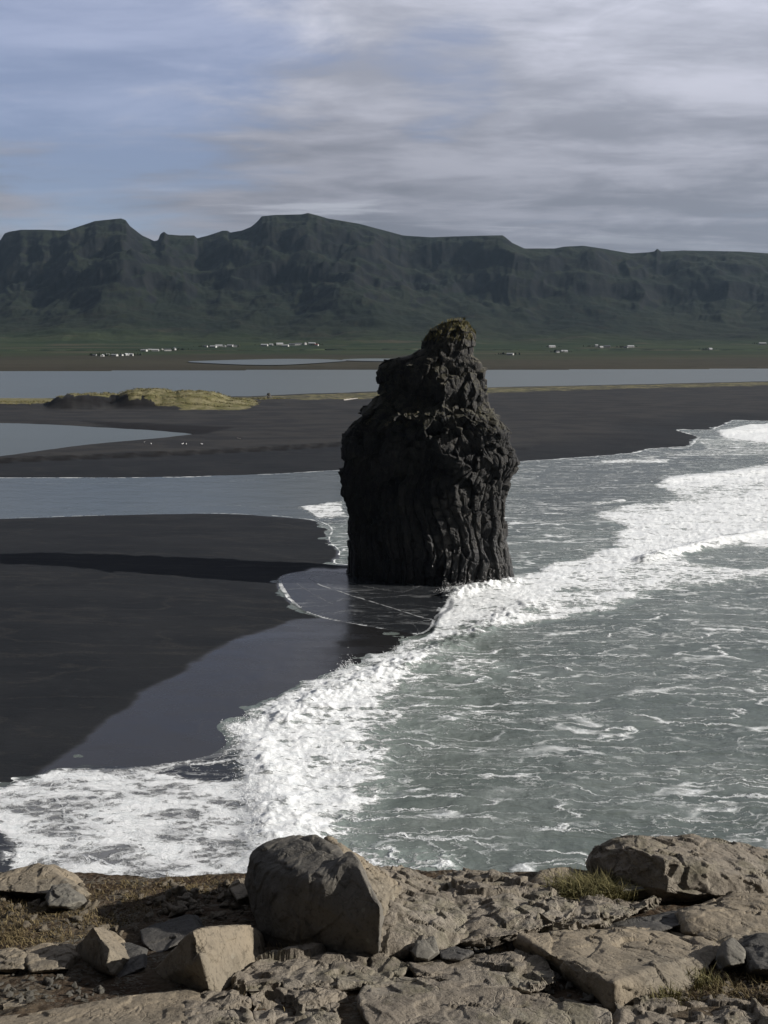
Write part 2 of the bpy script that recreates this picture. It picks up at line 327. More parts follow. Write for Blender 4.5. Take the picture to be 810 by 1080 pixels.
def polar_grid(v0, v1, stp, kmax, kst, z=0.0, ynear=None):
    vs = np.arange(v0, v1, -stp); Y = np.array([pz(405, v, z)[1] for v in vs])
    if ynear: Y = np.concatenate([np.linspace(ynear, Y[0], 14)[:-1], Y])
    k = np.arange(-kmax, kmax+kst/2, kst)
    X = (Y[:, None]+8)*k[None, :]; YY = np.repeat(Y[:, None], len(k), 1)
    return X.ravel(), YY.ravel(), len(Y), len(k)

def build_beach():
    X, Y, nr, nc = polar_grid(1000, 386, 1.3, .72, .0019, ynear=24)
    p = np.stack([X, Y], 1)
    nz = fbm(X/9, Y/9, .3, 4)
    sA = sd(p, beachA)+nz*.5; sF = sd(p, farB)+nz*.9
    z = np.full(len(X), -1.2)
    zA = np.where(sA > 0, 2.0*(1-np.exp(-sA*.05/2.0)), np.maximum(sA*.10, -1.6))
    zF = np.where(sF > 0, .9*(1-np.exp(-sF*.06/.9)), np.maximum(sF*.10, -1.6))
    # far flat step
    dS = dline(p, scarp_line); beyond = inside(p, np.concatenate([scarp_line, P0([(600, 450), (900, 436), (1500, 395), (-700, 395)], .9)]))
    step = np.where(beyond, sstep(-.2, 1.0+1.0*fbm(X/4, Y/4, 2, 3), dS), 0)
    fadeR = 1-sstep(25, 60, X)
    zF = zF+np.where(sF > 0, step, 0)*(UP-.9)*fadeR+np.where(sF > 0, sstep(0, 60, sF), 0)*(UP-.9)*(1-fadeR)
    z = np.maximum(zA, zF)
    # lagoons carved
    sl = sd(p, lag_left)+nz*.8; z = np.where(sl > -6, np.minimum(z, 1.4-sl*.07), z)
    sw = sd(p, wedge_shade); 
    sf = sd(p, far_lag)+nz*2; z = np.where(sf > -30, np.minimum(z, np.maximum(1.2-sf*.03, -1)), z)
    # dunes
    def bumpy(u, v, rx, ry, h, ex=1.6):
        c = pz(u, v, UP)[:2]; r = ((X-c[0])/rx)**2+((Y-c[1])/ry)**2; return h*np.exp(-r**ex)
    dz = np.zeros(len(X))
    for a in [(88, 428, 17, 20, 6.0, 3), (112, 427, 14, 16, 6.0, 3), (158, 427, 20, 20, 8.3, 2.2), (200, 427, 24, 22, 7.2, 1.8), (232, 427, 20, 20, 3.4, 1.3), (270, 424, 30, 20, 1.6, 1.2), (30, 428, 40, 14, 2.0, 1.5), (-60, 428, 60, 14, 2.6, 1.5)]: dz = np.maximum(dz, bumpy(*a))
    dz = dz*(1+.35*fbm(X/8, Y/8, 4, 5))
    z = z+dz*(z > .5)
    z = z+.05*fbm(X/3, Y/3, 7, 3)*(z > .2)+.22*fbm(X/22, Y/22, 8, 3)*sstep(.6, 1.5, z)
    # attributes
    wet = np.clip(.5+(sd(p, wetP)+1.6*fbm(X/6, Y/6, 12, 4))/5.0, 0, 1)
    shore = np.minimum(np.abs(sF), np.abs(sA)); wl = np.where((sF > 0) | (sA > 0), 1-sstep(0, 2.0, shore), 1); wet = np.maximum(wet, wl*.62*(Y > 110))
    grass = sstep(.8, 2.6, dz)
    gl = P0([(-600, 424), (0, 426), (57, 424), (57, 419), (0, 417), (-600, 417)], UP); grass = np.maximum(grass, np.clip(.5+sd(p, gl)/8, 0, 1))
    g2 = P0([(190, 433), (255, 433), (275, 428), (262, 420), (180, 424)], UP); grass = np.maximum(grass, np.clip(.4+sd(p, g2)/10, 0, .75))
    g3 = P0([(240, 425), (390, 421), (515, 415), (640, 411), (810, 407), (1600, 401), (1600, 396), (810, 402), (515, 408), (390, 413), (240, 418)], UP); grass = np.maximum(grass, np.clip(.36+sd(p, g3)/24, 0, .52))
    # bare dark cut bank of the dune on its left/front
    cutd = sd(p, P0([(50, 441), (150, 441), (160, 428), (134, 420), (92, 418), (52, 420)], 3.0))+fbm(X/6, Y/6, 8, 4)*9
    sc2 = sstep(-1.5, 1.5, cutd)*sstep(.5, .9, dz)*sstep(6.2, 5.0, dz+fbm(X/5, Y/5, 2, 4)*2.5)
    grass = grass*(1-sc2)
    scarp = np.clip(sc2*.9+np.clip(.5+sw/3, 0, 1)*.9, 0, 1)  # bare dune cut, and the wedge where bank shade is painted dark
    scarp = np.maximum(scarp, np.where((dS < 2.0) & (sF > 2), .8*(fadeR), 0)*(1-sstep(1.2, 2.0, dS)))  # shade of the scarp face, painted in as a dark band
    far = np.where(sF > 0, sstep(0, 1, step*fadeR+(1-fadeR)*sstep(8, 40, sF)*.8), 0)*(1-np.clip(.5+sw/3, 0, 1))
    fl = fbm(X/14, Y/14, 5, 3); foam = 0*np.where((Y > 125) & (Y < 520), np.clip(np.where((X < -12) & (Y < 230), .30, .55)+1.6*fl, 0, .85)*(1-sstep(.25, 1.0, np.minimum(np.abs(sA-.15), np.abs(sF-.3)/1.5))), 0)*((X > -200))
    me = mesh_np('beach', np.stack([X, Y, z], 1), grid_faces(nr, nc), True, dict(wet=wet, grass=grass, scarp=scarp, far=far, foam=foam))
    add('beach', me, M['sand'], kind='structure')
build_beach()
def build_sea():
    X, Y, nr, nc = polar_grid(1000, 424, .95, .72, .00125, ynear=24)
    p = np.stack([X, Y], 1); n1 = fbm(X/7, Y/5, .3, 5); n2 = fbm(X/2.2, Y/1.6, 3.3, 4); n3 = fbm(X/.8, Y/.8, 5.3, 3)
    D = np.full(len(X), .13)
    def paint(lst, val, feather, wob=1.0, z=0.0):
        nonlocal D
        m = sstep(-feather, feather, sd(p, P0(lst))+(n1*3.0+n2*.8)*wob); D = D+(val-D)*m
    paint([(-300, 500), (362, 496), (362, 548), (-300, 556)], .02, 1.5)                         # channel on the left
    paint([(545, 486), (700, 474), (830, 462), (830, 490), (690, 504), (650, 540), (545, 550)], .12, 3)
    paint([(545, 545), (640, 540), (655, 560), (640, 580), (560, 604), (530, 615)], .33, 3)
    paint([(400, 690), (560, 660), (700, 630), (900, 610), (900, 700), (600, 700), (420, 740)], .16, 5)
    paint([(560, 640), (700, 615), (900, 600), (900, 640), (640, 660)], .27, 4)
    # white water of the breaker
    paint([(466, 622), (500, 616), (540, 611), (565, 599), (600, 590), (640, 577), (652, 563), (655, 556), (630, 547), (628, 540), (650, 534), (700, 530), (712, 524), (690, 513), (697, 505), (740, 499), (780, 494), (830, 486), (1100, 470), (1100, 600), (830, 606), (760, 615), (690, 624), (640, 645), (560, 660), (480, 676), (430, 700), (425, 690)], .76, 2.0)
    paint([(470, 628), (560, 606), (650, 582), (664, 556), (645, 545), (720, 535), (800, 520), (900, 510), (900, 545), (760, 560), (680, 590), (600, 625), (500, 655), (455, 672), (440, 676)], .90, 2.2)
    paint([(700, 503), (760, 499), (830, 490), (900, 486), (900, 500), (760, 512), (705, 516)], .9, 1.5)
    paint([(715, 583), (760, 578), (900, 574), (900, 596), (780, 600), (730, 594)], .35, 1.2, .6)
    paint([(690, 566), (760, 556), (900, 548), (900, 568), (770, 574), (700, 590), (684, 590)], .92, 1.0, .5)
    # left leg of the surf, towards the cliff
    paint([(240, 770), (300, 735), (360, 708), (430, 680), (500, 680), (540, 705), (500, 745), (440, 790), (425, 830), (400, 880), (350, 960), (260, 1000), (200, 900)], .58, 3)
    paint([(240, 790), (250, 760), (290, 745), (345, 715), (420, 685), (440, 690), (430, 715), (400, 740), (385, 770), (400, 800), (380, 840), (345, 880), (330, 960), (230, 1000), (225, 880)], .89, 2.4)
    paint([(345, 900), (400, 890), (440, 895), (500, 915), (520, 935), (430, 1000), (330, 1000)], .66, 1.5)
    paint([(440, 735), (470, 715), (520, 720), (500, 760), (450, 790), (425, 820), (420, 790)], .42, 2)
    # swash on the left
    paint([(-300, 860), (0, 832), (60, 812), (125, 808), (190, 803), (250, 792), (262, 830), (250, 1000), (-300, 1000)], .79, 1.0, .4)
    paint([(195, 806), (250, 795), (255, 825), (200, 822), (160, 816)], .42, .6, .3)
    paint([(-300, 885), (0, 880), (12, 895), (10, 925), (-300, 925)], .05, .8, .3)
    # tongue and small washes by the stack
    paint([(280, 598), (470, 600), (478, 625), (462, 645), (455, 668), (440, 675), (300, 650)], .05, .5, .1)
    paint([(315, 534), (362, 528), (362, 545), (335, 547)], .8, .8, .4); paint([(335, 556), (362, 550), (366, 604), (340, 600)], .34, .8, .4)
    paint([(752, 455), (790, 448), (900, 440), (900, 468), (775, 470)], .95, 2, .6)
    paint([(731, 463), (765, 462), (830, 470), (830, 480), (700, 482), (668, 487), (632, 489), (700, 478), (745, 474)], .62, 1.5, .6)
    paint([(630, 485), (710, 484), (705, 488), (635, 489)], .75, 1, .4)
    paint([(618, 530), (660, 526), (662, 530), (622, 533)], .7, 1, .4)
    # foam lines: signed distances to the edges of successive sheets of swash
    nzb = fbm(X/9, Y/9, .3, 4); sAe = sd(p, beachA)+nzb*.5; sFe = sd(p, farB)+nzb*.9; fl = fbm(X/14, Y/14, 5, 3)
    t2 = P0([(318, 608), (345, 620), (372, 629), (405, 639), (440, 650), (466, 656), (500, 640), (500, 600), (420, 596), (380, 604)])
    t3 = P0([(365, 612), (395, 622), (430, 634), (470, 640), (500, 620), (440, 600), (380, 602)])
    s1 = P0([(-300, 850), (0, 834), (30, 827), (60, 818), (90, 813), (125, 813), (160, 817), (190, 807), (225, 805), (260, 800), (300, 900), (240, 1000), (-300, 1000)])
    s2 = P0([(160, 817), (180, 822), (215, 828), (260, 830), (300, 860), (240, 990), (120, 980), (60, 845), (50, 826), (100, 818)])
    s3 = P0([(80, 897), (105, 904), (120, 912), (145, 919), (195, 928), (240, 932), (240, 1000), (60, 1000), (60, 905)])
    s4 = P0([(-50, 876), (0, 878), (30, 884), (24, 892), (30, 902), (40, 909), (30, 930), (-50, 930)])
    t2, t3, s1, s2, s3, s4 = [chk(q, 2) for q in (t2, t3, s1, s2, s3, s4)]
    E = np.full(len(X), 9.); EF = np.zeros(len(X)); EW = np.full(len(X), 9.)
    near_ = (X < -12) & (Y < 235)
    for e_, w_, f_ in ((sd(p, tongueP)-.45+n2*.2, .26, .6), (sd(p, t2)+n1*.6+n2*.2, .20, .38), (sd(p, s1)+n2*.25, .30, 1.0), (sd(p, s2)+n1*.8, .16, .8), (sd(p, s3)+n1*.8, .16, .95), (sd(p, s4)+n2*.3, .18, 1.0),
                       (sAe, .26, np.where(Y > 125, np.clip(np.where(X > -25, .8, .22)+1.5*fl, 0, .9), 0)), (sFe, .7, np.clip(np.where(X < -8, .32, .75)+1.7*fl, 0, .95))):
        en = e_/w_; m_ = np.abs(e_)-w_ < EW; EW = np.where(m_, np.abs(e_)-w_, EW); E = np.where(m_, en, E); EF = np.where(m_, f_, EF)
    E = np.clip(E, -9, 9)
    thin = np.clip(.5+sd(p, tongueP)/1.0, 0, 1)
    thin = np.maximum(thin, sstep(-2, 2, sd(p, P0([(-300, 860), (0, 828), (60, 806), (125, 800), (190, 796), (250, 785), (268, 830), (262, 880), (250, 1000), (-300, 1000)]))))
    calm = sstep(-3, 3, sd(p, P0([(-300, 500), (362, 490), (362, 553), (-300, 556)])))*.8
    calm = np.maximum(calm, .45*sstep(-8, 8, sd(p, P0([(545, 480), (800, 470), (700, 500), (640, 540), (545, 560)]))))
    # surface relief
    q = sstep(.3, .9, D); open_ = 1-np.maximum(thin, calm)
    z = .03+open_*(.28*n1+.16*fbm(X/16+.3*Y/16, Y/5, 6, 4)+.10*n2)+q*open_*(.13*np.abs(n2)*2+.09*n3+.12)
    z += thin*q*(.02+.04*n3)
    # standing crest of the breaker
    def crest(lst, h, w):
        l = P0(lst); d = dline(p, l); return h*np.exp(-(d/w)**2)
    z += crest([(680, 592), (700, 586), (760, 572), (820, 562), (900, 552)], .9, 1.6)*(1+.4*n2)
    z += crest([(300, 760), (340, 735), (400, 712), (440, 695), (500, 668), (560, 640)], .45, 2.5)*(1+.9*n2+.5*n3)
    z += crest([(700, 508), (780, 500), (900, 490)], .6, 2.5)+crest([(760, 457), (830, 452), (900, 448)], .8, 3)
    z += crest([(270, 790), (285, 830), (300, 880), (310, 930)], .35, 2.5)*(1+n2)
    z += crest([(470, 630), (500, 622), (540, 615)], .7, 1.5)*(1+1.2*n3)
    me = mesh_np('sea', np.stack([X, Y, z], 1), grid_faces(nr, nc), True, dict(foam_cover=np.clip(D, 0, 1), thin=thin, calm=calm, edge=E, edge_foam=EF))
    add('sea', me, M['sea'], kind='structure')
build_sea()
def flat_poly(name, poly, z, mat):
    me = bpy.data.meshes.new(name); bm = bmesh.new(); f = bm.faces.new([bm.verts.new((x, y, z)) for x, y in poly]); bmesh.ops.recalc_face_normals(bm, faces=[f])
    if f.normal.z < 0: f.normal_flip()
    bmesh.ops.triangulate(bm, faces=[f]); bm.to_mesh(me); bm.free(); return add(name, me, mat, kind='structure')
# lagoon sheets reach a little under their banks
flat_poly('lagoon', P0([(-600, 436), (0, 443), (130, 449), (225, 456), (190, 464), (120, 469), (60, 476), (0, 484), (-600, 510)], 1.4), 1.4, M['lagoon'])
flat_poly('far_lagoon', np.concatenate([P0([(-900, 424), (300, 421), (810, 406), (1600, 400)], 1.2), P0([(1600, 385), (810, 386), (-900, 390)], 1.2)]), 1.2, M['lagoon'])
# seabed / ground sheet under everything
me = mesh_np('seabed', [(-7000, -300, -3), (7000, -300, -3), (7000, 7000, -3), (-7000, 7000, -3)], [(0, 1, 2, 3)]); add('seabed', me, simple('seabed_sand', (.05, .055, .055), .5), kind='structure')

# ------------------------------------------------------------------ plain and mountains
SKY = [(-600, 262), (-200, 262), (-60, 262), (0, 258), (5, 250), (10, 248), (22, 246), (45, 246), (70, 247), (85, 242), (100, 237), (128, 234), (133, 236), (137, 242), (150, 252), (163, 258), (167, 257), (169, 251), (173, 248), (177, 251), (190, 252), (205, 252), (208, 255), (220, 252), (235, 247), (240, 247), (243, 249), (255, 247), (265, 243), (271, 238), (276, 232), (290, 230.5), (318, 230), (325, 228.5), (335, 231), (345, 234), (380, 240), (410, 248), (425, 252), (455, 254), (480, 253), (530, 252), (533, 254), (540, 260), (553, 266), (585, 266), (595, 264), (615, 263), (635, 266), (665, 271), (683, 270), (690, 269), (693, 266), (697, 269), (720, 268), (780, 269), (810, 271), (900, 274), (1100, 268), (1500, 280)]
def build_hills():
    ks, ts = [], []
    for u, v in SKY:
        d = ray(u, v); ks.append(d[0]/d[1]); ts.append(d[2]/d[1])
    k = np.arange(-.80, .8001, .0011); nc = len(k)
    tgt = np.interp(k, ks, ts); g_ = np.exp(-np.linspace(-2.2, 2.2, 61)**2); g_ /= g_.sum(); tgs = np.convolve(np.pad(tgt, 30, 'edge'), g_, 'valid')
    Yv = np.concatenate([np.array([pz(405, v, 1.5)[1] for v in np.arange(396, 371, -.7)]), np.linspace(1750, 5400, 300)]); nr = len(Yv)
    K = np.repeat(k[None, :], nr, 0); Y = np.repeat(Yv[:, None], nc, 1); X = K*Y
    Yf = 1750+180*fbm(k*4, 1.3, 2, 3)+np.interp(k, [-.5, -.2, 0, .2, .5], [200, 50, -60, 60, 0]); Yr = 3750+260*fbm(k*3, 4.3, 2, 3)
    t = (Y-Yf)/(Yr-Yf)
    gul = ridged(K*13+fbm(X/500, Y/500, 3, 4)*1.0, Y/2600, 1.5, 5)
    big = fbm(K*5, Y/1500, 6.2, 3)
    tw = t+.055*(gul-.72)*sstep(.25, .65, t)+.25*big*sstep(0, .3, t)*(1-sstep(.85, 1.1, t))+.05*fbm(X/120, Y/120, 2, 5)*sstep(0, .2, t)
    pts_t = [-9, 0, .12, .25, .38, .50, .60, .68, .74, .80, .86, .92, 1.0, 1.15, 1.6]; pts_h = [0, 0, .012, .04, .095, .18, .285, .40, .56, .65, .79, .89, .98, 1.0, .8]
    prof = np.interp(tw, pts_t, pts_h)
    prof = prof+.018*fbm(X/60, Y/60, 9, 4)*sstep(.0, .3, t)
    amp = tgs*Yr+H
    z = prof*amp[None, :]
    # fit every bearing to the skyline
    tan = np.where(t > .35, (z-H)/Y, -1); mx = tan.max(0)
    for _ in range(4):
        s = ((tgt*Y[tan.argmax(0), np.arange(nc)]+H)/(np.take_along_axis(z, tan.argmax(0)[None, :], 0)[0]))
        z = np.where(t > 0, z*(1+(s[None, :]-1)*sstep(.72, .93, t)), z); tan = np.where(t > .35, (z-H)/Y, -1)
    flat = 1-sstep(.10, .40, t+.16*fbm(X/300, Y/500, 3, 5))
    base = np.interp(Y, [900, 1000, 1300, 2000, 2600], [.6, 2.2, 3.0, 8, 14])
    near = P0(farlagF, 1.2); yn = np.interp(X, near[::-1, 0], near[::-1, 1])
    base = np.where(Y < yn, .4-(yn-Y)*.02, np.maximum(1.25, np.minimum(base, 1.3+(Y-yn)*.03)))
    z = z+base+.5*fbm(X/90, Y/90, 2, 3)*sstep(0, 300, Y-yn)
    add('hills', mesh_np('hills', np.stack([X, Y, z], -1).reshape(-1, 3), grid_faces(nr, nc), True, dict(flat=flat)), M['hill'], kind='structure')
    def hz(x, y):
        kk = x/y; i = np.clip(np.searchsorted(Yv, y), 1, nr-1); j = int(round((kk-k[0])/.0011)); 
        f = (y-Yv[i-1])/(Yv[i]-Yv[i-1]); return float(z[i-1, j]*(1-f)+z[i, j]*f)
    return hz
hz = build_hills()
def on_plain(u, v):
    Y = 1000.0
    for _ in range(4000):
        q = pY(u, v, Y)
        if q[2] <= hz(q[0], Y): return q
        Y += 2
    return pY(u, v, 2200)
# pale tidal pools on the plain
def pool(lst, zoff=.35):
    pts = [on_plain(u, v) for u, v in lst]; z = np.mean([q[2] for q in pts])
    c = np.array([[q[0], q[1]] for q in pts]); 
    for _ in range(2): c = np.stack([.75*c+.25*np.roll(c, -1, 0), .25*c+.75*np.roll(c, -1, 0)], 1).reshape(-1, 2)
    V = [(x, y, hz(x, y)+zoff) for x, y in c]; cx, cy = c.mean(0)
    bm = bmesh.new(); vs = [bm.verts.new(q) for q in V]; f = bm.faces.new(vs); bmesh.ops.triangulate(bm, faces=[f])
    for f in bm.faces:
        if f.normal.z < 0: f.normal_flip()
    me = bpy.data.meshes.new('tidal_pool'); bm.to_mesh(me); bm.free(); add('tidal_pool', me, M['lagoon'], kind='structure')
pool([(188, 382), (240, 380.5), (300, 379), (345, 379.5), (372, 381), (345, 383), (300, 386), (255, 385.5), (225, 384)], .9)
pool([(352, 380.5), (380, 378.6), (450, 379), (450, 381), (400, 382)], .9)

# farmhouses: box walls, pitched roof, windows
def house_meshes(L, W, h, rh):
    a, b = L/2, W/2
    wall = mesh_np('wall', [(-a, -b, -1), (a, -b, -1), (a, b, -1), (-a, b, -1), (-a, -b, h), (a, -b, h), (a, b, h), (-a, b, h), (-a, 0, h+rh), (a, 0, h+rh)], [(0, 1, 5, 4), (1, 2, 6, 5), (2, 3, 7, 6), (3, 0, 4, 7)], False)
    bm = bmesh.new(); bm.from_mesh(wall); bm.verts.ensure_lookup_table(); v = bm.verts; bm.faces.new((v[4], v[8], v[7])); bm.faces.new((v[5], v[6], v[9])); bm.to_mesh(wall); bm.free()
    o = .4; e = .25
    R = []
    for s in (-1, 1):
        R += [(-a-o, s*(b+o), h-e), (a+o, s*(b+o), h-e), (a+o, 0, h+rh+.05), (-a-o, 0, h+rh+.05)]
        R += [(x, y, z+.25) for x, y, z in R[-4:]]
    fs = []
    for b0 in (0, 8): fs += [tuple(b0+i for i in f) for f in ((0, 1, 2, 3), (4, 5, 6, 7), (0, 1, 5, 4), (1, 2, 6, 5), (2, 3, 7, 6), (3, 0, 4, 7))]
    roof = mesh_np('roof', R, fs, False)
    win = [mesh_np('window', [(x+sx*.6, -b-.08+sy*.07, h*.45+sz*.7) for sz in (-1, 1) for sy in (-1, 1) for sx in (-1, 1)], [(0, 1, 3, 2), (4, 5, 7, 6), (0, 1, 5, 4), (2, 3, 7, 6), (0, 2, 6, 4), (1, 3, 7, 5)], False) for x in np.linspace(-a*.65, a*.65, 3)]
    return wall, roof, win
kinds = [house_meshes(12, 8, 3.2, 2.6), house_meshes(22, 10, 3.6, 3.0), house_meshes(9, 8, 5.0, 3.0)]
HS = [("westernmost hamlet", [(100, 375.5, 0, 'd'), (108, 376, 1, 'w'), (114, 375, 0, 'w'), (121, 375.6, 1, 'w'), (128, 375.3, 0, 'd'), (134, 375, 1, 'w'), (139, 375.4, 2, 'w')]),
      ("second hamlet from left", [(152, 370.6, 1, 'w'), (158, 370, 0, 'w'), (164, 370.4, 1, 'w'), (171, 369.5, 0, 'w'), (177, 370.2, 1, 'd'), (184, 369.3, 2, 'd')]),
      ("third hamlet from left", [(217, 366.2, 0, 'd'), (225, 366.6, 1, 'w'), (231, 365.8, 1, 'w'), (237, 366, 0, 'w'), (243, 365.6, 1, 'w'), (248, 366, 0, 'd')]),
      ("hamlet nearest the stack", [(279, 365, 1, 'w'), (286, 364.5, 0, 'w'), (295, 363.8, 1, 'w'), (301, 365.6, 1, 'w'), (308, 364.4, 1, 'd'), (315, 364, 1, 'd'), (322, 363.7, 2, 'w'), (329, 363.4, 1, 'w'), (334, 364.8, 0, 'r')]),
      ("farms right of the stack", [(538, 374.5, 1, 'w'), (582, 366.5, 1, 'w'), (595, 371.5, 1, 'w'), (588, 372, 0, 'd'), (629, 366, 2, 'w'), (634, 367, 0, 'w'), (665, 366.5, 1, 'w'), (660, 367, 0, 'd'), (749, 369, 0, 'w'), (804, 363.5, 1, 'w'), (640, 366.5, 1, 'd')])]
size = ['small', 'long', 'two storey']; rc = dict(w='pale', d='dark', r='rusty red'); order = ['first', 'second', 'third', 'fourth', 'fifth', 'sixth', 'seventh', 'eighth', 'ninth', 'tenth', 'eleventh']
for where, hs in HS:
    hs = sorted(hs)
    for i, (u, v, kd, r) in enumerate(hs):
        q = on_plain(u, v); t = add('farmhouse', None, label=f'{size[kd]} white farmhouse, {rc[r]} roof, {order[i]} from left in {where}', cat='house', group='farmhouses on the plain below the mountains', loc=(q[0], q[1], hz(q[0], q[1])+.2))
        t.rotation_euler = (0, 0, random.uniform(-.5, .5)+(math.pi/2 if random.random() < .15 else 0)); s = q[1]/2900; t.scale = (s, s, s)
        wl, rf, wi = kinds[kd]
        a = add('wall', wl, M['wall'], t)
        rm = rf.copy(); rm.materials.clear(); rm.materials.append(M['roof'+r]); add('roof', rm, None, t)
        for w in wi: add('window', w, M['pane'], a)

# ------------------------------------------------------------------ sea stack
def build_stack():
    off = lambda L: [((x/3.375)+330, (y/3.375)+320) for x, y in L]
    Lf = off([(x-9, y) if y > 330 else (x, y) for x, y in [(500, 62), (470, 72), (430, 110), (395, 140), (388, 165), (350, 190), (300, 198), (255, 205), (230, 230), (215, 250), (224, 275), (230, 300), (228, 318), (200, 350), (180, 390), (165, 415), (130, 450), (108, 500), (100, 560), (98, 620), (95, 700), (105, 740), (120, 780), (117, 850), (122, 900), (116, 965), (112, 1040)]])
    Rt = off([(545, 62), (560, 72), (575, 110), (578, 190), (605, 215), (612, 270), (628, 310), (632, 380), (660, 425), (700, 465), (708, 505), (733, 545), (732, 590), (708, 640), (697, 700), (692, 760), (690, 850), (705, 930), (718, 1000), (724, 1040)])
    Yc = 140.5
    def prof(L): a = np.array([pY(u, v, Yc-3)[[0, 2]] for u, v in L]); return a[::-1, 1], a[::-1, 0]
    zl, xl = prof(Lf); zr, xr = prof(Rt)
    ztop = min(zl[-1], zr[-1]); NZ, NA = 620, 900
    zz = np.concatenate([np.linspace(-2, ztop, NZ)]); L = np.interp(zz, zl, xl); R = np.interp(zz, zr, xr)
    cx = (L+R)/2; hw = (R-L)/2
    # outline of the plan: nose at front centre, flat shaded flank to the left, sunny flank to the right
    a = np.linspace(0, 2*math.pi, NA, endpoint=False)
    nodes = np.array([(1.0, -.35), (.72, -.88), (.30, -1.0), (-.25, -.72), (-.8, -.1), (-1.0, .35), (-.75, .85), (0, 1.0), (.7, .8), (1.0, .3)])
    for _ in range(3): nodes = np.stack([.75*nodes+.25*np.roll(nodes, -1, 0), .25*nodes+.75*np.roll(nodes, -1, 0)], 1).reshape(-1, 2)
    sg = np.linalg.norm(np.roll(nodes, -1, 0)-nodes, axis=1); cum = np.concatenate([[0], np.cumsum(sg)]); tt = np.linspace(0, cum[-1], NA, endpoint=False)
    cl = np.concatenate([nodes, nodes[:1]]); ox = np.interp(tt, cum, cl[:, 0]); oy = np.interp(tt, cum, cl[:, 1]); ox = ox/np.abs(ox).max()
    dep = np.interp(zz, [-2, 3, 12, 22, 27, 28.5, 33, 38, ztop], [5.9, 5.6, 5.4, 5.0, 4.2, 3.5, 3.1, 2.3, .8])
    oyc = np.interp(zz, [0, 22, 26.5, 29, ztop], [0, .2, .8, 1.7, 2.0])
    X = cx[:, None]+hw[:, None]*ox[None, :]; Y = Yc+oyc[:, None]+dep[:, None]*oy[None, :]; Z = np.repeat(zz[:, None], NA, 1)
    nx, ny = np.gradient(Y, axis=1), -np.gradient(X, axis=1); nx[:, 0] = nx[:, 1]; ny[:, 0] = ny[:, 1]; nx[:, -1] = nx[:, -2]; ny[:, -1] = ny[:, -2]
    nl = np.hypot(nx, ny)+1e-9; nx /= nl; ny /= nl
    if (nx[100]*(X[100]-cx[100])).sum() < 0: nx, ny = -nx, -ny
    # columns: distance along the outline, bent and jittered
    per = 62.0; s0 = np.repeat((tt/cum[-1]*per)[None, :], NZ, 0)
    ang = tt/cum[-1]*2*math.pi; cA, sA = np.cos(ang)[None, :]*9, np.sin(ang)[None, :]*9
    warp = fbm(cA/5+Z*0, sA/5+Z*0, Z/9, 4)
    s = s0+2.0*warp+1.1*np.sin(Z/5.5+s0/7)*np.exp(-((Z-12)/9)**2)
    w = 1.15; c = s/w; ci = np.floor(c).astype(int); cf = c-ci
    rj = np.random.default_rng(5).random(4096); segz = np.floor(Z/(3+4*rj[(ci*7) & 4095])+rj[(ci*3) & 4095]*5).astype(int)
    col = .55*(1-np.abs(2*cf-1)**2.2)+.55*(rj[(ci*13+segz*31) & 4095]-.5)+.5*(rj[(ci*13) & 4095]-.5)
    colw = np.interp(Z, [-2, 0, 14, 19, 24, 45], [.9, 1.0, .95, .4, .15, .1])*sstep(-.35, .1, fbm(cA/6, sA/6, Z/8+4, 3)+.25)
    x1, y1, z1 = X/3.0, Y/3.0, Z/3.4
    wx = fbm(X/3, Y/3, Z/3, 3); f1, f2, idv = cellular((x1+wx*.5).ravel(), (y1+wx*.5).ravel(), (z1-wx*.4).ravel())
    f1, f2, idv = [q.reshape(X.shape) for q in (f1, f2, idv)]
    g1, g2, gid = [q.reshape(X.shape) for q in cellular((X/1.25).ravel(), (Y/1.25).ravel(), (Z/1.5+wx).ravel())]
    blk = 1.9*(idv-.5)+.5*np.minimum(f2-f1, .5)
    blk2 = .55*(gid-.5)+.25*np.minimum(g2-g1, .4)
    bw = np.interp(Z, [0, 14, 20, 45], [.18, .3, .65, .72])
    col = .5*(1-np.clip((np.abs(2*cf-1)-.55)/.45, 0, 1)**1.3)+.95*(rj[(ci*17+3) & 4095]-.5)*(cf-.5)*2*.6+.5*(rj[(ci*13+segz*31) & 4095]-.5)+.7*(rj[(ci*13) & 4095]-.5)
    dsp = col*colw+(blk*bw)+blk2*np.interp(Z, [0, 14, 20, 45], [.25, .45, .85, 1.0])+1.9*fbm(cA/5.5, sA/5.5, Z/7, 4)*np.interp(Z, [0, 8, 45], [.4, .8, .7])+.16*fbm(X/1.0, Y/1.0, Z/1.0, 4)
    # hollows seen in the shaded face
    def hollow(u, v, r, rz, d):
        q = pY(u, v, Yc-6); return -d*np.exp(-(((X-q[0])/r)**2+((Z-q[2])/rz)**2)**1.3)*(Y < Yc+2)
    dsp += hollow(424, 505, 3.0, 5.0, 1.7)+hollow(452, 500, 2.2, 4.2, 1.2)+hollow(440, 425, 3.5, 2.4, 1.4)+hollow(385, 540, 2.2, 6, .8)
    side = np.abs(ox)[None, :]**6; tail = sstep(ztop, ztop-2, Z)*.9+.1
    dsp = dsp*(1-.45*side)*tail*np.interp(Z, [0, 30, 35, 45], [1, 1, .62, .6])+np.interp(Z, [0, 29, 34, 45], [0, 0, .35, .45])*tail
    X = X+nx*dsp; Y = Y+ny*dsp; Z = Z+.25*blk2*np.interp(Z, [0, 20, 45], [0, .6, 1])
    V = np.stack([X, Y, Z], -1).reshape(-1, 3)
    Fc = grid_faces(NZ, NA, True)
    top = np.array([[cx[-1], Yc+oyc[-1], ztop+.5]]); V = np.concatenate([V, top]); ti = len(V)-1; b = (NZ-1)*NA
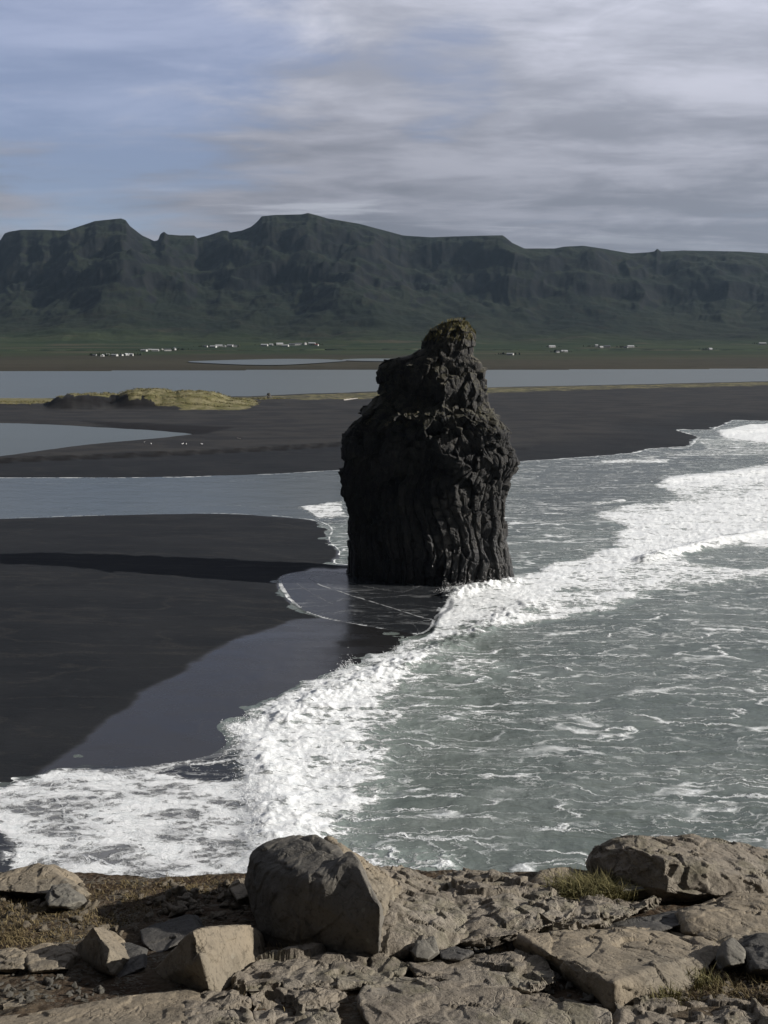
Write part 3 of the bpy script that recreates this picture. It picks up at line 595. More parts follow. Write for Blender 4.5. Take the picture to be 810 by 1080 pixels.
    cap = np.array([[b+i, b+(i+1) % NA, ti, ti] for i in range(NA)])
    me = bpy.data.meshes.new('sea_stack')
    me = mesh_np('sea_stack', V, Fc, True)
    bm = bmesh.new(); bm.from_mesh(me); bm.verts.ensure_lookup_table()
    for i in range(NA): bm.faces.new((bm.verts[b+i], bm.verts[b+(i+1) % NA], bm.verts[ti])).smooth = True
    bmesh.ops.recalc_face_normals(bm, faces=bm.faces); bm.to_mesh(me); bm.free()
    o = add('sea_stack', me, M['basalt'], label='tall dark basalt sea stack of columns rising from the surf edge of the black beach', cat='sea stack')
    return V[:-1], NZ, NA
SV, SNZ, SNA = build_stack()

# ------------------------------------------------------------------ grass blades
def blades(name, pts, hmin, hmax, width, mat, lean=.35, **kw):
    n = len(pts); pts = np.asarray(pts); a = rng.random(n)*6.283; h = hmin+(hmax-hmin)*rng.random(n)**1.4; w = width*(.6+.8*rng.random(n))
    la = rng.random(n)*6.283; ln = lean*h*(.3+rng.random(n))
    dx, dy = np.cos(a)*w, np.sin(a)*w; lx, ly = np.cos(la)*ln, np.sin(la)*ln
    b0 = pts+np.stack([dx, dy, 0*dx], 1); b1 = pts-np.stack([dx, dy, 0*dx], 1)
    m0 = pts+np.stack([dx*.8+lx*.35, dy*.8+ly*.35, h*.55], 1); m1 = pts+np.stack([-dx*.8+lx*.35, -dy*.8+ly*.35, h*.55], 1)
    t = pts+np.stack([lx, ly, h*(1-.25*lean)], 1)
    V = np.concatenate([b0, b1, m0, m1, t]); i = np.arange(n)
    Fc = np.concatenate([np.stack([i, i+n, i+3*n], 1), np.stack([i, i+3*n, i+2*n], 1), np.stack([i+2*n, i+3*n, i+4*n], 1)])
    tint = np.tile(rng.random(n), 5)
    return add(name, mesh_np(name, V, Fc, False, dict(tint=tint)), mat, **kw)
ti = SV[:, 2] > 38.6; tp = SV[ti]; ch = tp[rng.integers(0, len(tp), 2600)]
ch = ch[(fbm(ch[:, 0], ch[:, 1], ch[:, 2], 2) > -.15)]
blades('grass_tuft', ch, .2, .75, .05, M['green'], .6, label='shaggy yellow green grass cap growing on the very top of the sea stack', cat='grass tuft')
lg = (SV[:, 2] > 25) & (SV[:, 2] < 28.6) & (SV[:, 1] < 141); tp = SV[lg]; ch = tp[rng.integers(0, len(tp), 2500)]; ch = ch[fbm(ch[:, 0]/1.5, ch[:, 1], ch[:, 2]/1.2, 3) > .22]
blades('ledge_grass', ch, .1, .3, .05, M['green'], .9, kind='stuff')
# shaggy marram grass on the dunes
bme = bpy.data.objects['beach'].data; nv = len(bme.vertices); bco = np.empty(nv*3, np.float32); bme.vertices.foreach_get('co', bco); bco = bco.reshape(-1, 3)
ga = np.empty(nv, np.float32); bme.attributes['grass'].data.foreach_get('value', ga)
idx = np.where((ga > .45) & (bco[:, 1] > 330) & (np.abs(bco[:, 0]) < 330) & (bco[:, 2] > 2.6))[0]; 
if len(idx):
    pk = bco[rng.choice(idx, 14000)].astype(float); pk[:, 0] += rng.normal(0, .9, len(pk)); pk[:, 1] += rng.normal(0, .9, len(pk)); pk = pk[fbm(pk[:, 0]/5, pk[:, 1]/5, 3) > -.12]
    pk[:, 2] -= .1; blades('marram_grass', pk, .3, .9, .12, M['green'], .5, kind='stuff')

# ------------------------------------------------------------------ clifftop ground
def gz(x, y):
    x = np.asarray(x, float); y = np.asarray(y, float)
    edge = 5.75+.25*fbm(x/1.3, 3.1, 1, 3)+.12*np.clip(x, -6, 6)*0-.25*np.exp(-((x+1.7)/.5)**2)
    z = H-1.65-.39*y-.04*np.clip(x, -3, 3)*0
    z = z+.05*fbm(x/.7, y/.7, 2, 5)+.025*fbm(x/.15, y/.15, 6, 3)
    drop = np.clip(y-edge, 0, None); z = z-drop*1.15-np.clip(drop-.8, 0, None)*2.2
    return np.maximum(z, -2.5-.0*y)
def build_fg():
    xs = np.concatenate([np.linspace(-40, -4.4, 60)[:-1], np.linspace(-4.4, 4.4, 480), np.linspace(4.4, 40, 60)[1:]])
    ys = np.concatenate([np.linspace(-8, 2.4, 30)[:-1], np.linspace(2.4, 7.2, 300), np.linspace(7.2, 24, 70)[1:]])
    X, Y = np.meshgrid(xs, ys); Z = gz(X.ravel(), Y.ravel())
    cl = Y.ravel() > 7.5; rough = 1.2*fbm(X.ravel()/5, Y.ravel()/3, Z/5, 5)
    YY = Y.ravel()+np.where(cl, rough, 0)*sstep(7.5, 10, Y.ravel())
    add('clifftop_ground', mesh_np('clifftop_ground', np.stack([X.ravel(), YY, Z], 1), grid_faces(len(ys), len(xs))), M['dirt'], kind='structure')
build_fg()
def fg(u, v):
    Ys = np.arange(2.0, 7.0, .01); d = ray(u, v); xs = d[0]/d[1]*Ys; zs = H+d[2]/d[1]*Ys
    i = np.argmax(zs <= gz(xs, Ys)) if (zs <= gz(xs, Ys)).any() else 370
    return np.array([xs[i], Ys[i], zs[i]])

# ------------------------------------------------------------------ boulders
def rock_mesh(name, pts, voxel, amp=.02, freq=6.0, chip=.02, bev=.01, extra_back=None, seed=0):
    bm = bmesh.new()
    for q in pts: bm.verts.new(q)
    r = bmesh.ops.convex_hull(bm, input=bm.verts)
    bmesh.ops.delete(bm, geom=[g for g in set(r['geom_interior']+r['geom_unused']) if isinstance(g, bmesh.types.BMVert)], context='VERTS')
    me = bpy.data.meshes.new('t'); bm.to_mesh(me); bm.free()
    o = bpy.data.objects.new('t', me); COL.objects.link(o)
    b = o.modifiers.new('b', 'BEVEL'); b.width = bev; b.segments = 2; b.limit_method = 'ANGLE'
    rm = o.modifiers.new('r', 'REMESH'); rm.mode = 'VOXEL'; rm.voxel_size = voxel
    dg = bpy.context.evaluated_depsgraph_get(); m2 = bpy.data.meshes.new_from_object(o.evaluated_get(dg)); bpy.data.objects.remove(o)
    n = len(m2.vertices); V = np.empty(n*3, np.float32); m2.vertices.foreach_get('co', V); V = V.reshape(-1, 3).astype(float)
    N = np.empty(n*3, np.float32); m2.vertices.foreach_get('normal', N); N = N.reshape(-1, 3).astype(float)
    s = seed*7.77; x, y, z = V[:, 0]+s, V[:, 1], V[:, 2]-H
    wv = fbm(x*freq*.5, y*freq*.5, z*freq*.5, 3)*.5
    f1, f2, idv = cellular(x*freq*.55+wv, y*freq*.55+wv, z*freq*.8+wv)
    d = amp*fbm(x*freq*.4, y*freq*.4, z*freq*.4, 5)*1.6+chip*(idv-.5)+chip*.6*(np.minimum(f2-f1, .25)/.25-1)*.6+amp*.35*fbm(x*freq*3, y*freq*3, z*freq*3, 4)+amp*.5*(ridged(x*freq*.9, y*freq*.9, z*freq*1.4, 4)-.75)+chip*.5*(cellular(x*freq*1.7+wv, y*freq*1.7, z*freq*2.2)[2]-.5)*(amp > .009)
    bed = np.sin((z*1.0+.15*x+.08*fbm(x*2, y*2, z*2, 3))*34); d += chip*.12*bed
    V = V+N*d[:, None]; m2.vertices.foreach_set('co', V.astype(np.float32).ravel()); m2.name = name
    m2.polygons.foreach_set('use_smooth', np.ones(len(m2.polygons), bool)); m2.update(); return m2
def centre(me):
    n = len(me.vertices); V = np.empty(n*3, np.float32); me.vertices.foreach_get('co', V); V = V.reshape(-1, 3); c = V.mean(0); V = V-c; me.vertices.foreach_set('co', V.ravel()); me.update(); return c
NEAR = .962
def boulder(pts, mat, label, back=.5, voxel=.012, amp=.02, freq=6, chip=.02, bev=.012, name='boulder', cat='boulder', seed=0, group=None, dents=()):
    W = [pY(u, v, Y*NEAR) for u, v, Y in pts]
    W += [q+np.array([0, back, -.82*back]) for q in W]
    voxel = max(.0055, voxel*.72)
    W += [q+np.array([0, .16, -.18]) for q in W[:len(pts)]]
    me = rock_mesh(name, W, voxel, amp, freq, chip, bev, seed=seed)
    if dents:
        n = len(me.vertices); V = np.empty(n*3, np.float32); me.vertices.foreach_get('co', V); V = V.reshape(-1, 3)
        for u, v, Y, ru, rv, dx, dy in dents:
            q = pY(u, v, Y); g = np.exp(-(((V[:, 0]-q[0])/ru)**2+((V[:, 2]-q[2])/rv)**2+((V[:, 1]-q[1])/.25)**2)); V[:, 0] += dx*g; V[:, 1] += dy*g
        me.vertices.foreach_set('co', V.ravel()); me.update()
    c = centre(me)
    return add(name, me, M[mat], label=label, cat=cat, group=group, loc=c)
# big domed boulder
boulder([(258, 930, 4.75), (261, 905, 4.85), (276, 891, 4.9), (300, 882, 4.95), (335, 880, 4.85), (356, 892, 4.7), (372, 908, 4.5), (382, 935, 4.15), (402, 957, 4.0), (400, 1006, 3.98), (340, 1010, 4.12), (286, 1006, 4.35), (272, 975, 4.55), (266, 955, 4.65), (316, 880, 4.98), (288, 884, 4.98), (266, 897, 4.9), (300, 920, 4.6), (335, 915, 4.5), (352, 938, 4.18)], 'char', 'largest domed dark grey boulder standing up against the white surf', .35, .009, .022, 4.5, .012, .08, seed=1, dents=((366, 918, 4.05, .10, .13, -.02, .30), (300, 940, 4.4, .2, .2, -.04, -.06)))
boulder([(340, 881, 4.9), (358, 892, 4.75), (376, 912, 4.7), (388, 940, 4.5), (403, 960, 4.2), (400, 985, 4.2), (420, 930, 4.8)], 'tan', 'narrow tan rock shoulder against the right side of the domed boulder', .3, .009, .02, 7, .02, .02, seed=2)
boulder([(372, 914, 5.15), (400, 914, 5.3), (430, 917, 5.35), (455, 926, 5.2), (385, 960, 4.35), (398, 1004, 4.02), (440, 1002, 4.08), (480, 1000, 4.12), (470, 950, 4.8), (500, 975, 4.4)], 'brown', 'rough brown outcrop sloping down just right of the domed boulder', .4, .01, .035, 5, .035, .03, seed=3)
boulder([(452, 930, 5.3), (470, 922, 5.45), (490, 914, 5.5), (520, 917, 5.5), (545, 926, 5.35), (580, 940, 5.0), (610, 953, 4.75), (600, 970, 4.45), (545, 985, 4.25), (480, 995, 4.2), (455, 960, 4.7)], 'brown', 'wide pitted brown outcrop with flattish crest in the middle of the clifftop', .4, .01, .04, 5, .035, .03, seed=4)
boulder([(560, 945, 5.0), (600, 945, 5.05), (650, 945, 5.0), (700, 948, 4.9), (660, 966, 4.55), (610, 978, 4.35), (560, 975, 4.4)], 'brown', 'low flat brown ledge running right below the grass tuft', .3, .01, .03, 6, .03, .03, seed=5)
# right boulder
boulder([(627, 903, 5.45), (632, 893, 5.5), (650, 884, 5.55), (668, 880, 5.55), (700, 881, 5.75), (740, 890, 5.9), (785, 892, 6.0), (830, 900, 5.9), (900, 915, 5.7), (900, 950, 5.1), (800, 942, 5.1), (745, 938, 5.05), (705, 944, 5.0), (640, 922, 5.3), (700, 905, 5.15), (668, 890, 5.35)], 'brown', 'long brown boulder with shaded underside on the right edge of the clifftop', .35, .011, .03, 4.5, .025, .025, seed=6)
# right lower slabs
boulder([(538, 1000, 4.3), (546, 988, 4.15), (584, 982, 4.25), (640, 979, 4.4), (695, 978, 4.45), (734, 987, 4.35), (765, 997, 4.2), (748, 1022, 3.9), (732, 1041, 3.7), (688, 1052, 3.58), (648, 1068, 3.46), (648, 1036, 3.52), (606, 1026, 3.72), (570, 1001, 3.98), (602, 1048, 3.9), (575, 1022, 4.15), (634, 1060, 3.62)], 'tan', 'large split slab with shaded left face and sunlit tilted top, lower right', .22, .009, .016, 5, .014, .012, seed=7)
boulder([(716, 961, 4.62), (745, 951, 4.85), (778, 944, 5.0), (815, 944, 5.0), (880, 950, 4.9), (880, 1030, 3.9), (815, 1020, 3.95), (786, 992, 4.2), (724, 982, 4.4)], 'tan', 'broad smooth grey brown slab at the right edge below the long boulder', .25, .01, .02, 5, .015, .02, seed=8)
boulder([(617, 979, 4.5), (665, 969, 4.62), (718, 961, 4.75), (722, 975, 4.5), (690, 984, 4.42), (640, 984, 4.42)], 'dark', 'dark flat rock in shadow wedged between the two right slabs', .2, .01, .012, 6, .01, .015, seed=9)
boulder([(766, 995, 4.0), (774, 988, 4.08), (786, 1002, 3.98), (786, 1016, 3.86), (770, 1018, 3.84), (763, 1008, 3.92)], 'grey', 'small upright grey shard standing in grass right of the split slab', .06, .006, .006, 10, .006, .005, name='stone', cat='stone', seed=10)
boulder([(785, 1000, 4.0), (800, 985, 4.15), (840, 985, 4.1), (840, 1025, 3.7), (800, 1022, 3.75)], 'dark', 'dark shaded rock at the right border below the broad slab', .15, .008, .012, 8, .01, .01, seed=11)
# stone on the middle ledge
boulder([(432, 1003, 4.0), (440, 991, 4.05), (459, 986, 4.1), (464, 1004, 3.98), (452, 1012, 3.9), (438, 1010, 3.92)], 'grey', 'pale grey angular stone leaning at the foot of the brown outcrop', .1, .006, .006, 9, .008, .006, name='stone', cat='stone', seed=12)
boulder([(462, 1003, 4.05), (482, 998, 4.1), (500, 1004, 4.0), (486, 1012, 3.92), (466, 1011, 3.93)], 'dark', 'small dark stone beside the pale angular stone on the ledge', .08, .006, .006, 9, .008, .006, name='stone', cat='stone', seed=13)
# bottom ledges
boulder([(240, 1030, 3.75), (262, 1015, 3.92), (284, 1006, 4.05), (350, 1002, 4.1), (404, 1008, 4.0), (430, 1020, 3.88), (420, 1036, 3.7), (380, 1040, 3.66), (300, 1044, 3.6), (246, 1046, 3.58)], 'brown', 'low rough brown ledge directly below the domed boulder', .2, .009, .022, 6, .028, .02, seed=14)
boulder([(262, 1046, 3.6), (300, 1038, 3.68), (352, 1040, 3.66), (362, 1056, 3.5), (352, 1095, 3.15), (270, 1095, 3.15)], 'brown', 'knobbly brown rock at the bottom edge under the low ledge', .15, .008, .022, 7, .03, .02, seed=15)
boulder([(377, 1052, 3.52), (388, 1034, 3.7), (425, 1030, 3.75), (500, 1043, 3.6), (545, 1046, 3.56), (600, 1060, 3.45), (645, 1066, 3.4), (650, 1100, 3.1), (400, 1100, 3.1), (384, 1075, 3.3)], 'brown', 'long pale brown ledge along the bottom centre of the clifftop', .15, .009, .02, 5, .02, .02, seed=16)
boulder([(430, 1016, 3.92), (480, 1010, 3.98), (545, 1004, 4.05), (575, 1012, 3.95), (590, 1034, 3.7), (560, 1044, 3.6), (500, 1042, 3.62), (440, 1030, 3.75)], 'brown', 'flat brown slab left of the split slab, partly in its shadow', .16, .009, .016, 6, .018, .02, seed=17)
boulder([(655, 1066, 3.42), (700, 1052, 3.56), (760, 1058, 3.5), (830, 1052, 3.55), (830, 1100, 3.1), (650, 1100, 3.1)], 'brown', 'crumbly brown rock at the bottom right corner', .12, .009, .02, 7, .03, .02, seed=18)
# left group
boulder([(-10, 925, 5.4), (5, 918, 5.5), (28, 912, 5.55), (50, 911, 5.55), (64, 918, 5.5), (72, 930, 5.35), (84, 940, 5.15), (60, 944, 5.1), (10, 940, 5.15), (-15, 938, 5.2)], 'tan', 'rounded tan boulder at the cliff edge in the far left', .3, .01, .02, 5, .012, .02, seed=19)
boulder([(47, 946, 5.05), (54, 934, 5.12), (66, 931, 5.15), (76, 938, 5.05), (85, 950, 4.92), (70, 956, 4.84), (50, 955, 4.86)], 'grey', 'small grey stone in front of the rounded tan boulder', .12, .007, .01, 8, .008, .008, name='stone', cat='stone', seed=20)
boulder([(98, 977, 4.1), (110, 983, 4.15), (124, 996, 4.08), (134, 1011, 3.98), (118, 1028, 3.84), (112, 1020, 3.83), (100, 1023, 3.98), (84, 1012, 4.15), (74, 1004, 4.35), (116, 1000, 3.92)], 'tan', 'angular tilted block with sunlit right edge on the left dirt slope', .16, .007, .008, 8, .008, .006, seed=21)
boulder([(146, 980, 4.5), (175, 970, 4.6), (200, 963, 4.65), (209, 978, 4.42), (196, 990, 4.3), (165, 1008, 4.15), (150, 995, 4.3)], 'dark', 'dark blocky rock in shadow behind the big wedge rock', .2, .008, .008, 7, .008, .008, seed=22)
boulder([(203, 981, 3.78), (232, 977, 4.1), (262, 975, 4.2), (274, 985, 4.25), (276, 1012, 4.1), (254, 1030, 3.85), (234, 1049, 3.64), (221, 1050, 3.6), (212, 1012, 3.62), (170, 1050, 3.95), (128, 1055, 4.12), (160, 1060, 3.95), (190, 1000, 4.2)], 'tan', 'big wedge shaped rock with dark left face and flat sunlit right face', .22, .008, .010, 6, .008, .008, seed=23)
boulder([(110, 1000, 4.2), (130, 993, 4.25), (150, 1000, 4.15), (152, 1020, 3.95), (125, 1032, 3.85), (108, 1018, 4.0)], 'dark', 'dark rock wedged behind the angular tilted block', .12, .007, .008, 8, .008, .008, seed=24)
boulder([(24, 1002, 4.15), (40, 996, 4.22), (66, 995, 4.22), (76, 1008, 4.05), (68, 1022, 3.9), (30, 1024, 3.88)], 'tan', 'flat tan slab embedded in the dirt left of the angular block', .14, .008, .01, 7, .01, .01, seed=25)
boulder([(-20, 1004, 4.1), (10, 1000, 4.15), (24, 1004, 4.1), (24, 1022, 3.9), (-20, 1022, 3.9)], 'tan', 'cracked tan slab at the left border beside the flat slab', .14, .008, .01, 7, .012, .01, seed=26)
boulder([(-30, 1078, 3.28), (0, 1072, 3.34), (60, 1062, 3.43), (130, 1052, 3.53), (196, 1044, 3.62), (214, 1050, 3.55), (210, 1100, 3.08), (-30, 1100, 3.08)], 'tan', 'smooth tan bedrock ledge across the bottom left corner', .12, .009, .012, 5, .008, .02, seed=27)
boulder([(196, 1056, 3.5), (210, 1048, 3.58), (240, 1046, 3.6), (262, 1056, 3.5), (262, 1100, 3.1), (190, 1100, 3.1)], 'brown', 'rough brown lump between the bottom left ledge and the knobbly rock', .12, .008, .02, 8, .025, .015, seed=28)
boulder([(0, 1058, 3.5), (20, 1052, 3.56), (34, 1058, 3.5), (30, 1064, 3.44), (0, 1064, 3.44)], 'tan', 'small pale slab lying on the bottom left ledge', .08, .007, .008, 8, .008, .008, name='stone', cat='stone', seed=29)
boulder([(240, 935, 5.2), (252, 924, 5.35), (266, 926, 5.3), (270, 942, 5.1), (250, 950, 4.95)], 'tan', 'small brown rock at the cliff edge touching the domed boulder on its left', .15, .008, .01, 8, .012, .01, name='stone', cat='stone', seed=30)
boulder([(563, 928, 5.3), (572, 918, 5.4), (600, 914, 5.45), (612, 925, 5.3), (600, 940, 5.1), (570, 940, 5.1)], 'tan', 'small rock half hidden behind the green grass tuft', .15, .008, .01, 8, .012, .01, name='stone', cat='stone', seed=31)
boulder([(650, 932, 5.2), (658, 927, 5.26), (676, 929, 5.22), (680, 938, 5.1), (655, 940, 5.08)], 'grey', 'grey stone lying in the dry grass under the long boulder', .08, .007, .006, 8, .008, .008, name='stone', cat='stone', seed=32)

# ------------------------------------------------------------------ loose stones (individual things)
smesh = []
for i in range(8):
    r = np.random.default_rng(100+i); q = r.normal(size=(11, 3)); q /= np.linalg.norm(q, axis=1)[:, None]; q *= np.array([1.0, .8, .55])*(.8+.3*r.random((11, 1)))
    q[:, 2] += H; m = rock_mesh('stone', q, .09, .05, 1.6, .08, .05, seed=40+i); centre(m); smesh.append(m)
groups = [  # region polygon in the photo, count, size range px, material, label
    ([(170, 932), (262, 930), (262, 975), (200, 965), (150, 975)], 80, (4, 18), 'tan', 'loose broken stone in the rubble left of the domed boulder', 'rubble left of the domed boulder'),
    ([(0, 1022), (80, 1020), (130, 1045), (90, 1058), (0, 1062)], 46, (4, 13), 'grey', 'loose stone on the dirt between angular block and bottom left ledge', 'stones above the bottom left ledge'),
    ([(0, 940), (110, 935), (190, 960), (140, 985), (80, 990), (0, 992)], 70, (3, 13), 'tan', 'small loose stone on the bare brown dirt of the left slope', 'stones on the left slope'),
    ([(575, 1015), (605, 1035), (636, 1056), (600, 1060), (560, 1044)], 18, (6, 12), 'grey', 'small stone in the shaded hollow left of the split slab', 'stones in the hollow by the split slab'),
    ([(500, 985), (550, 982), (540, 1003), (440, 1008), (470, 1000)], 34, (4, 10), 'dark', 'small stone in the seam between the middle outcrop and the lower slab', 'stones in the middle seam'),
    ([(740, 1015), (815, 1015), (815, 1062), (700, 1060), (720, 1045)], 40, (4, 11), 'tan', 'loose stone on the dirt right of the split slab', 'stones right of the split slab'),
    ([(540, 935), (740, 938), (815, 938), (815, 946), (700, 948), (560, 946)], 40, (4, 10), 'tan', 'small stone in the grass strip along the right cliff edge', 'stones on the right cliff edge'),
]
def inpoly1(u, v, poly): return bool(inside(np.array([[u, v]]), np.array(poly, float))[0])
gi = 0
for poly, cnt, (s0, s1), mk, lab, grp in groups:
    pa = np.array(poly); n = 0; loc = []
    cp = {}
    while n < cnt:
        u, v = random.uniform(pa[:, 0].min(), pa[:, 0].max()), random.uniform(pa[:, 1].min(), pa[:, 1].max())
        if not inpoly1(u, v, poly): continue
        q = fg(u, v); r = (s0+(s1-s0)*random.random()**2.2)/F*q[1]*1.7/2
        k = random.randrange(8)
        if (k, mk) not in cp:
            m = smesh[k].copy(); m.materials.clear(); m.materials.append(M[mk]); cp[(k, mk)] = m
        o = add('loose_stone', cp[(k, mk)], None, label=lab, cat='stone', group=grp, loc=(q[0], q[1], float(gz(q[0], q[1]))+r*.30))
        o.scale = (r*random.uniform(.8, 1.3), r, r*random.uniform(.7, 1.1)); o.rotation_euler = (random.uniform(-.5, .5), random.uniform(-.5, .5), random.uniform(0, 6.28)); n += 1
for m in smesh: bpy.data.meshes.remove(m)

# ------------------------------------------------------------------ clifftop grass
def scatter(regs):
    P = []
    for poly, n, thr in regs:
        pa = np.array(poly, float); c = 0
        cen = [(random.uniform(pa[:, 0].min(), pa[:, 0].max()), random.uniform(pa[:, 1].min(), pa[:, 1].max())) for _ in range(max(6, n//45))]
        cen = [q for q in cen if inpoly1(*q, poly)] or [tuple(pa.mean(0))]
        for u, v in cen:
            q = fg(u, v); m = int(n/len(cen)); r = random.uniform(.03, .09)
            xy = q[:2]+rng.normal(0, r, (m, 2)); P.append(np.stack([xy[:, 0], xy[:, 1], gz(xy[:, 0], xy[:, 1])-.005], 1))
    return np.concatenate(P)
blades('dry_grass', scatter([([(0, 935), (45, 940), (100, 935), (170, 930), (200, 950), (150, 970), (90, 985), (0, 985)], 4200, 0), ([(170, 928), (262, 925), (262, 940), (190, 945)], 1300, 0), ([(0, 985), (70, 985), (120, 985), (60, 1000), (0, 1000)], 1200, 0),
    ([(540, 934), (700, 940), (815, 936), (815, 948), (560, 946)], 4200, 0), ([(640, 1050), (720, 1035), (760, 1015), (815, 1020), (815, 1055), (700, 1058)], 2400, 0), ([(285, 1003), (400, 1003), (400, 1008), (285, 1008)], 500, 0), ([(240, 1060), (270, 1060), (260, 1080), (240, 1080)], 400, 0)]), .012, .05, .002, M['dry'], 1.1, kind='stuff')
q = []
for (u, v, n, r) in [(622, 940, 1700, .085), (600, 942, 900, .06), (648, 943, 600, .05)]:
    c = pY(u, v, 4.93); xy = c[:2]+rng.normal(0, r, (n, 2)); q.append(np.stack([xy[:, 0], xy[:, 1], np.full(n, c[2]-.03)-(xy[:, 1]-c[1])*.3+.03*rng.random(n)], 1))
blades('grass_tuft', np.concatenate(q), .04, .15, .0020, M['green'], .9, label='bushy green grass tuft growing left of the long right boulder', cat='grass tuft')
q = []
for (u, v, n, r) in [(765, 1018, 500, .035), (735, 1040, 500, .05), (700, 1056, 350, .05)]:
    c = fg(u, v); xy = c[:2]+rng.normal(0, r, (n, 2)); q.append(np.stack([xy[:, 0], xy[:, 1], gz(xy[:, 0], xy[:, 1])], 1))
blades('grass_tuft', np.concatenate(q), .03, .10, .002, M['green'], .7, label='thin green grass beside the small upright shard at lower right', cat='grass tuft')
c = pY(423, 1026, 3.82); xy = c[:2]+rng.normal(0, .03, (260, 2))*np.array([1.4, .7]); blades('grass_tuft', np.stack([xy[:, 0], xy[:, 1], np.full(260, c[2]-.01)], 1), .01, .035, .002, M['green'], .9, label='tiny green grass patch in the crack between the bottom centre ledges', cat='grass tuft')

# ------------------------------------------------------------------ gulls, driftwood, shrub
def uvs(name, rx, ry, rz, c, seg=12):
    bm = bmesh.new(); bmesh.ops.create_uvsphere(bm, u_segments=seg, v_segments=8, radius=1)
    for v in bm.verts:
        t = v.co.x; v.co = Vector((v.co.x*rx+c[0], v.co.y*ry*(1-.35*t*t)+c[1], v.co.z*rz*(1-.3*t*t)+c[2]))
    for f in bm.faces: f.smooth = True
    me = bpy.data.meshes.new(name); bm.to_mesh(me); bm.free(); return me
gb = bmesh.new(); bmesh.ops.create_uvsphere(gb, u_segments=14, v_segments=10, radius=1)
for v in gb.verts: v.co = Vector((v.co.x*.28, v.co.y*.1, v.co.z*.11+.24+.04*v.co.x))
h_ = bmesh.ops.create_uvsphere(gb, u_segments=10, v_segments=8, radius=.075)['verts']
for v in h_: v.co += Vector((.26, 0, .38))
for s in (-1, 1):
    g = bmesh.ops.create_cone(gb, cap_ends=True, segments=6, radius1=.012, radius2=.012, depth=.2)['verts']
    for v in g: v.co += Vector((.02, s*.04, .09))
nk = bmesh.ops.create_cone(gb, cap_ends=True, segments=8, radius1=.075, radius2=.055, depth=.16)['verts']
for v in nk: v.co = Vector((v.co.x+.20+v.co.z*.4, v.co.y, v.co.z+.32))
for f in gb.faces: f.smooth = True
gbody = bpy.data.meshes.new('gull'); gb.to_mesh(gbody); gb.free(); gbody.materials.append(M['gull'])
gw = uvs('wing', .27, .02, .075, (-.06, 0, .27)); gw.materials.append(M['wing']); gk = uvs('beak', .045, .014, .014, (.36, 0, .37)); gk.materials.append(M['beak'])
def beach_z(x, y):
    i = np.argmin((bco[:, 0]-x)**2+(bco[:, 1]-y)**2); return float(bco[i, 2])
for i, (u, v, lb) in enumerate([(152, 467.5, 'leftmost white gull standing on the black flat by the lagoon'), (159.5, 469, 'white gull just right of the leftmost gull on the flat'), (192.5, 469, 'left gull of the close middle pair on the black flat'), (196.5, 469, 'right gull of the close middle pair on the black flat'), (213, 469, 'rightmost lone white gull on the black flat')]):
    c = pz(u, v, UP); g = add('gull', gbody, None, label=lb, cat='bird', group='white gulls on the black flat', loc=(c[0], c[1], beach_z(c[0], c[1]))); g.scale = (1.35,)*3; g.rotation_euler = (0, 0, random.uniform(0, 6))
    for s in (-1, 1): w = add('wing', gw, None, g); w.location = (0, s*.095, 0)
    add('beak', gk, None, g)
def log(u, v, L, r, rot, lab):
    n = 14; V = []; 
    for i in range(n+1):
        t = i/n
        for j in range(8):
            a = j*math.pi/4; rr = r*(1-.5*t)*(1+.2*math.sin(i*1.7+j)); V.append(((t-.5)*L, rr*math.cos(a)+.1*L*math.sin(t*3)*.3, rr*math.sin(a)+r))
    me = mesh_np('driftwood', V, grid_faces(n+1, 8, True)); c = pz(u, v, UP); o = add('driftwood', me, M['wood'], label=lab, cat='driftwood', loc=(c[0], c[1], beach_z(c[0], c[1]))); o.rotation_euler = (0, -.08, rot)
log(370, 422, 9, .5, .5, 'bleached driftwood log lying on the sand just left of the sea stack')
log(252, 463, 3, .15, 2.2, 'short bleached stick lying on the black flat behind the scarp')
# small dark rock hump on the spit
c = pz(284, 422, UP); r = np.random.default_rng(9); pts = r.normal(size=(16, 3)); pts /= np.linalg.norm(pts, axis=1)[:, None]; pts *= np.array([3, 2.2, 2.4]); pts[:, 2] += H
m = rock_mesh('boulder', pts, .18, .15, .9, .2, .1, seed=60); centre(m); add('boulder', m, M['dark'], label='lone dark boulder on the far sandy spit right of the grassy dune', cat='boulder', loc=(c[0], c[1], beach_z(c[0], c[1])+.8))
# spiky rock pinnacles on the skyline are part of the hills

# ------------------------------------------------------------------ light, sky, haze
SUN_EL = math.radians(25); sx, sy = .997, -.07            # horizontal direction towards the sun
sd_ = Vector((sx*math.cos(SUN_EL), sy*math.cos(SUN_EL), math.sin(SUN_EL)))
sl = bpy.data.lights.new('sun', 'SUN'); sl.energy = 4.8; sl.angle = math.radians(.5); sl.color = (1, .95, .89)
so = bpy.data.objects.new('sun', sl); COL.objects.link(so); so.rotation_euler = sd_.to_track_quat('Z', 'Y').to_euler()
w = bpy.data.worlds.new('World'); sc.world = w; w.use_nodes = True; n = NT(w.node_tree); bg = n.n['Background']
sky = n.node('ShaderNodeTexSky', sky_type='NISHITA'); sky.sun_disc = False; sky.sun_elevation = SUN_EL; sky.sun_rotation = math.atan2(sx, sy); sky.altitude = 40; sky.dust_density = 1.0
D_ = n.node('ShaderNodeTexCoord').outputs['Generated']; s_ = n.node('ShaderNodeSeparateXYZ', {'Vector': D_})
zc = n.m('ADD', n.m('MAXIMUM', s_.outputs['Z'], 0.0), .10); px = n.m('DIVIDE', s_.outputs['X'], zc); py = n.m('DIVIDE', s_.outputs['Y'], zc)
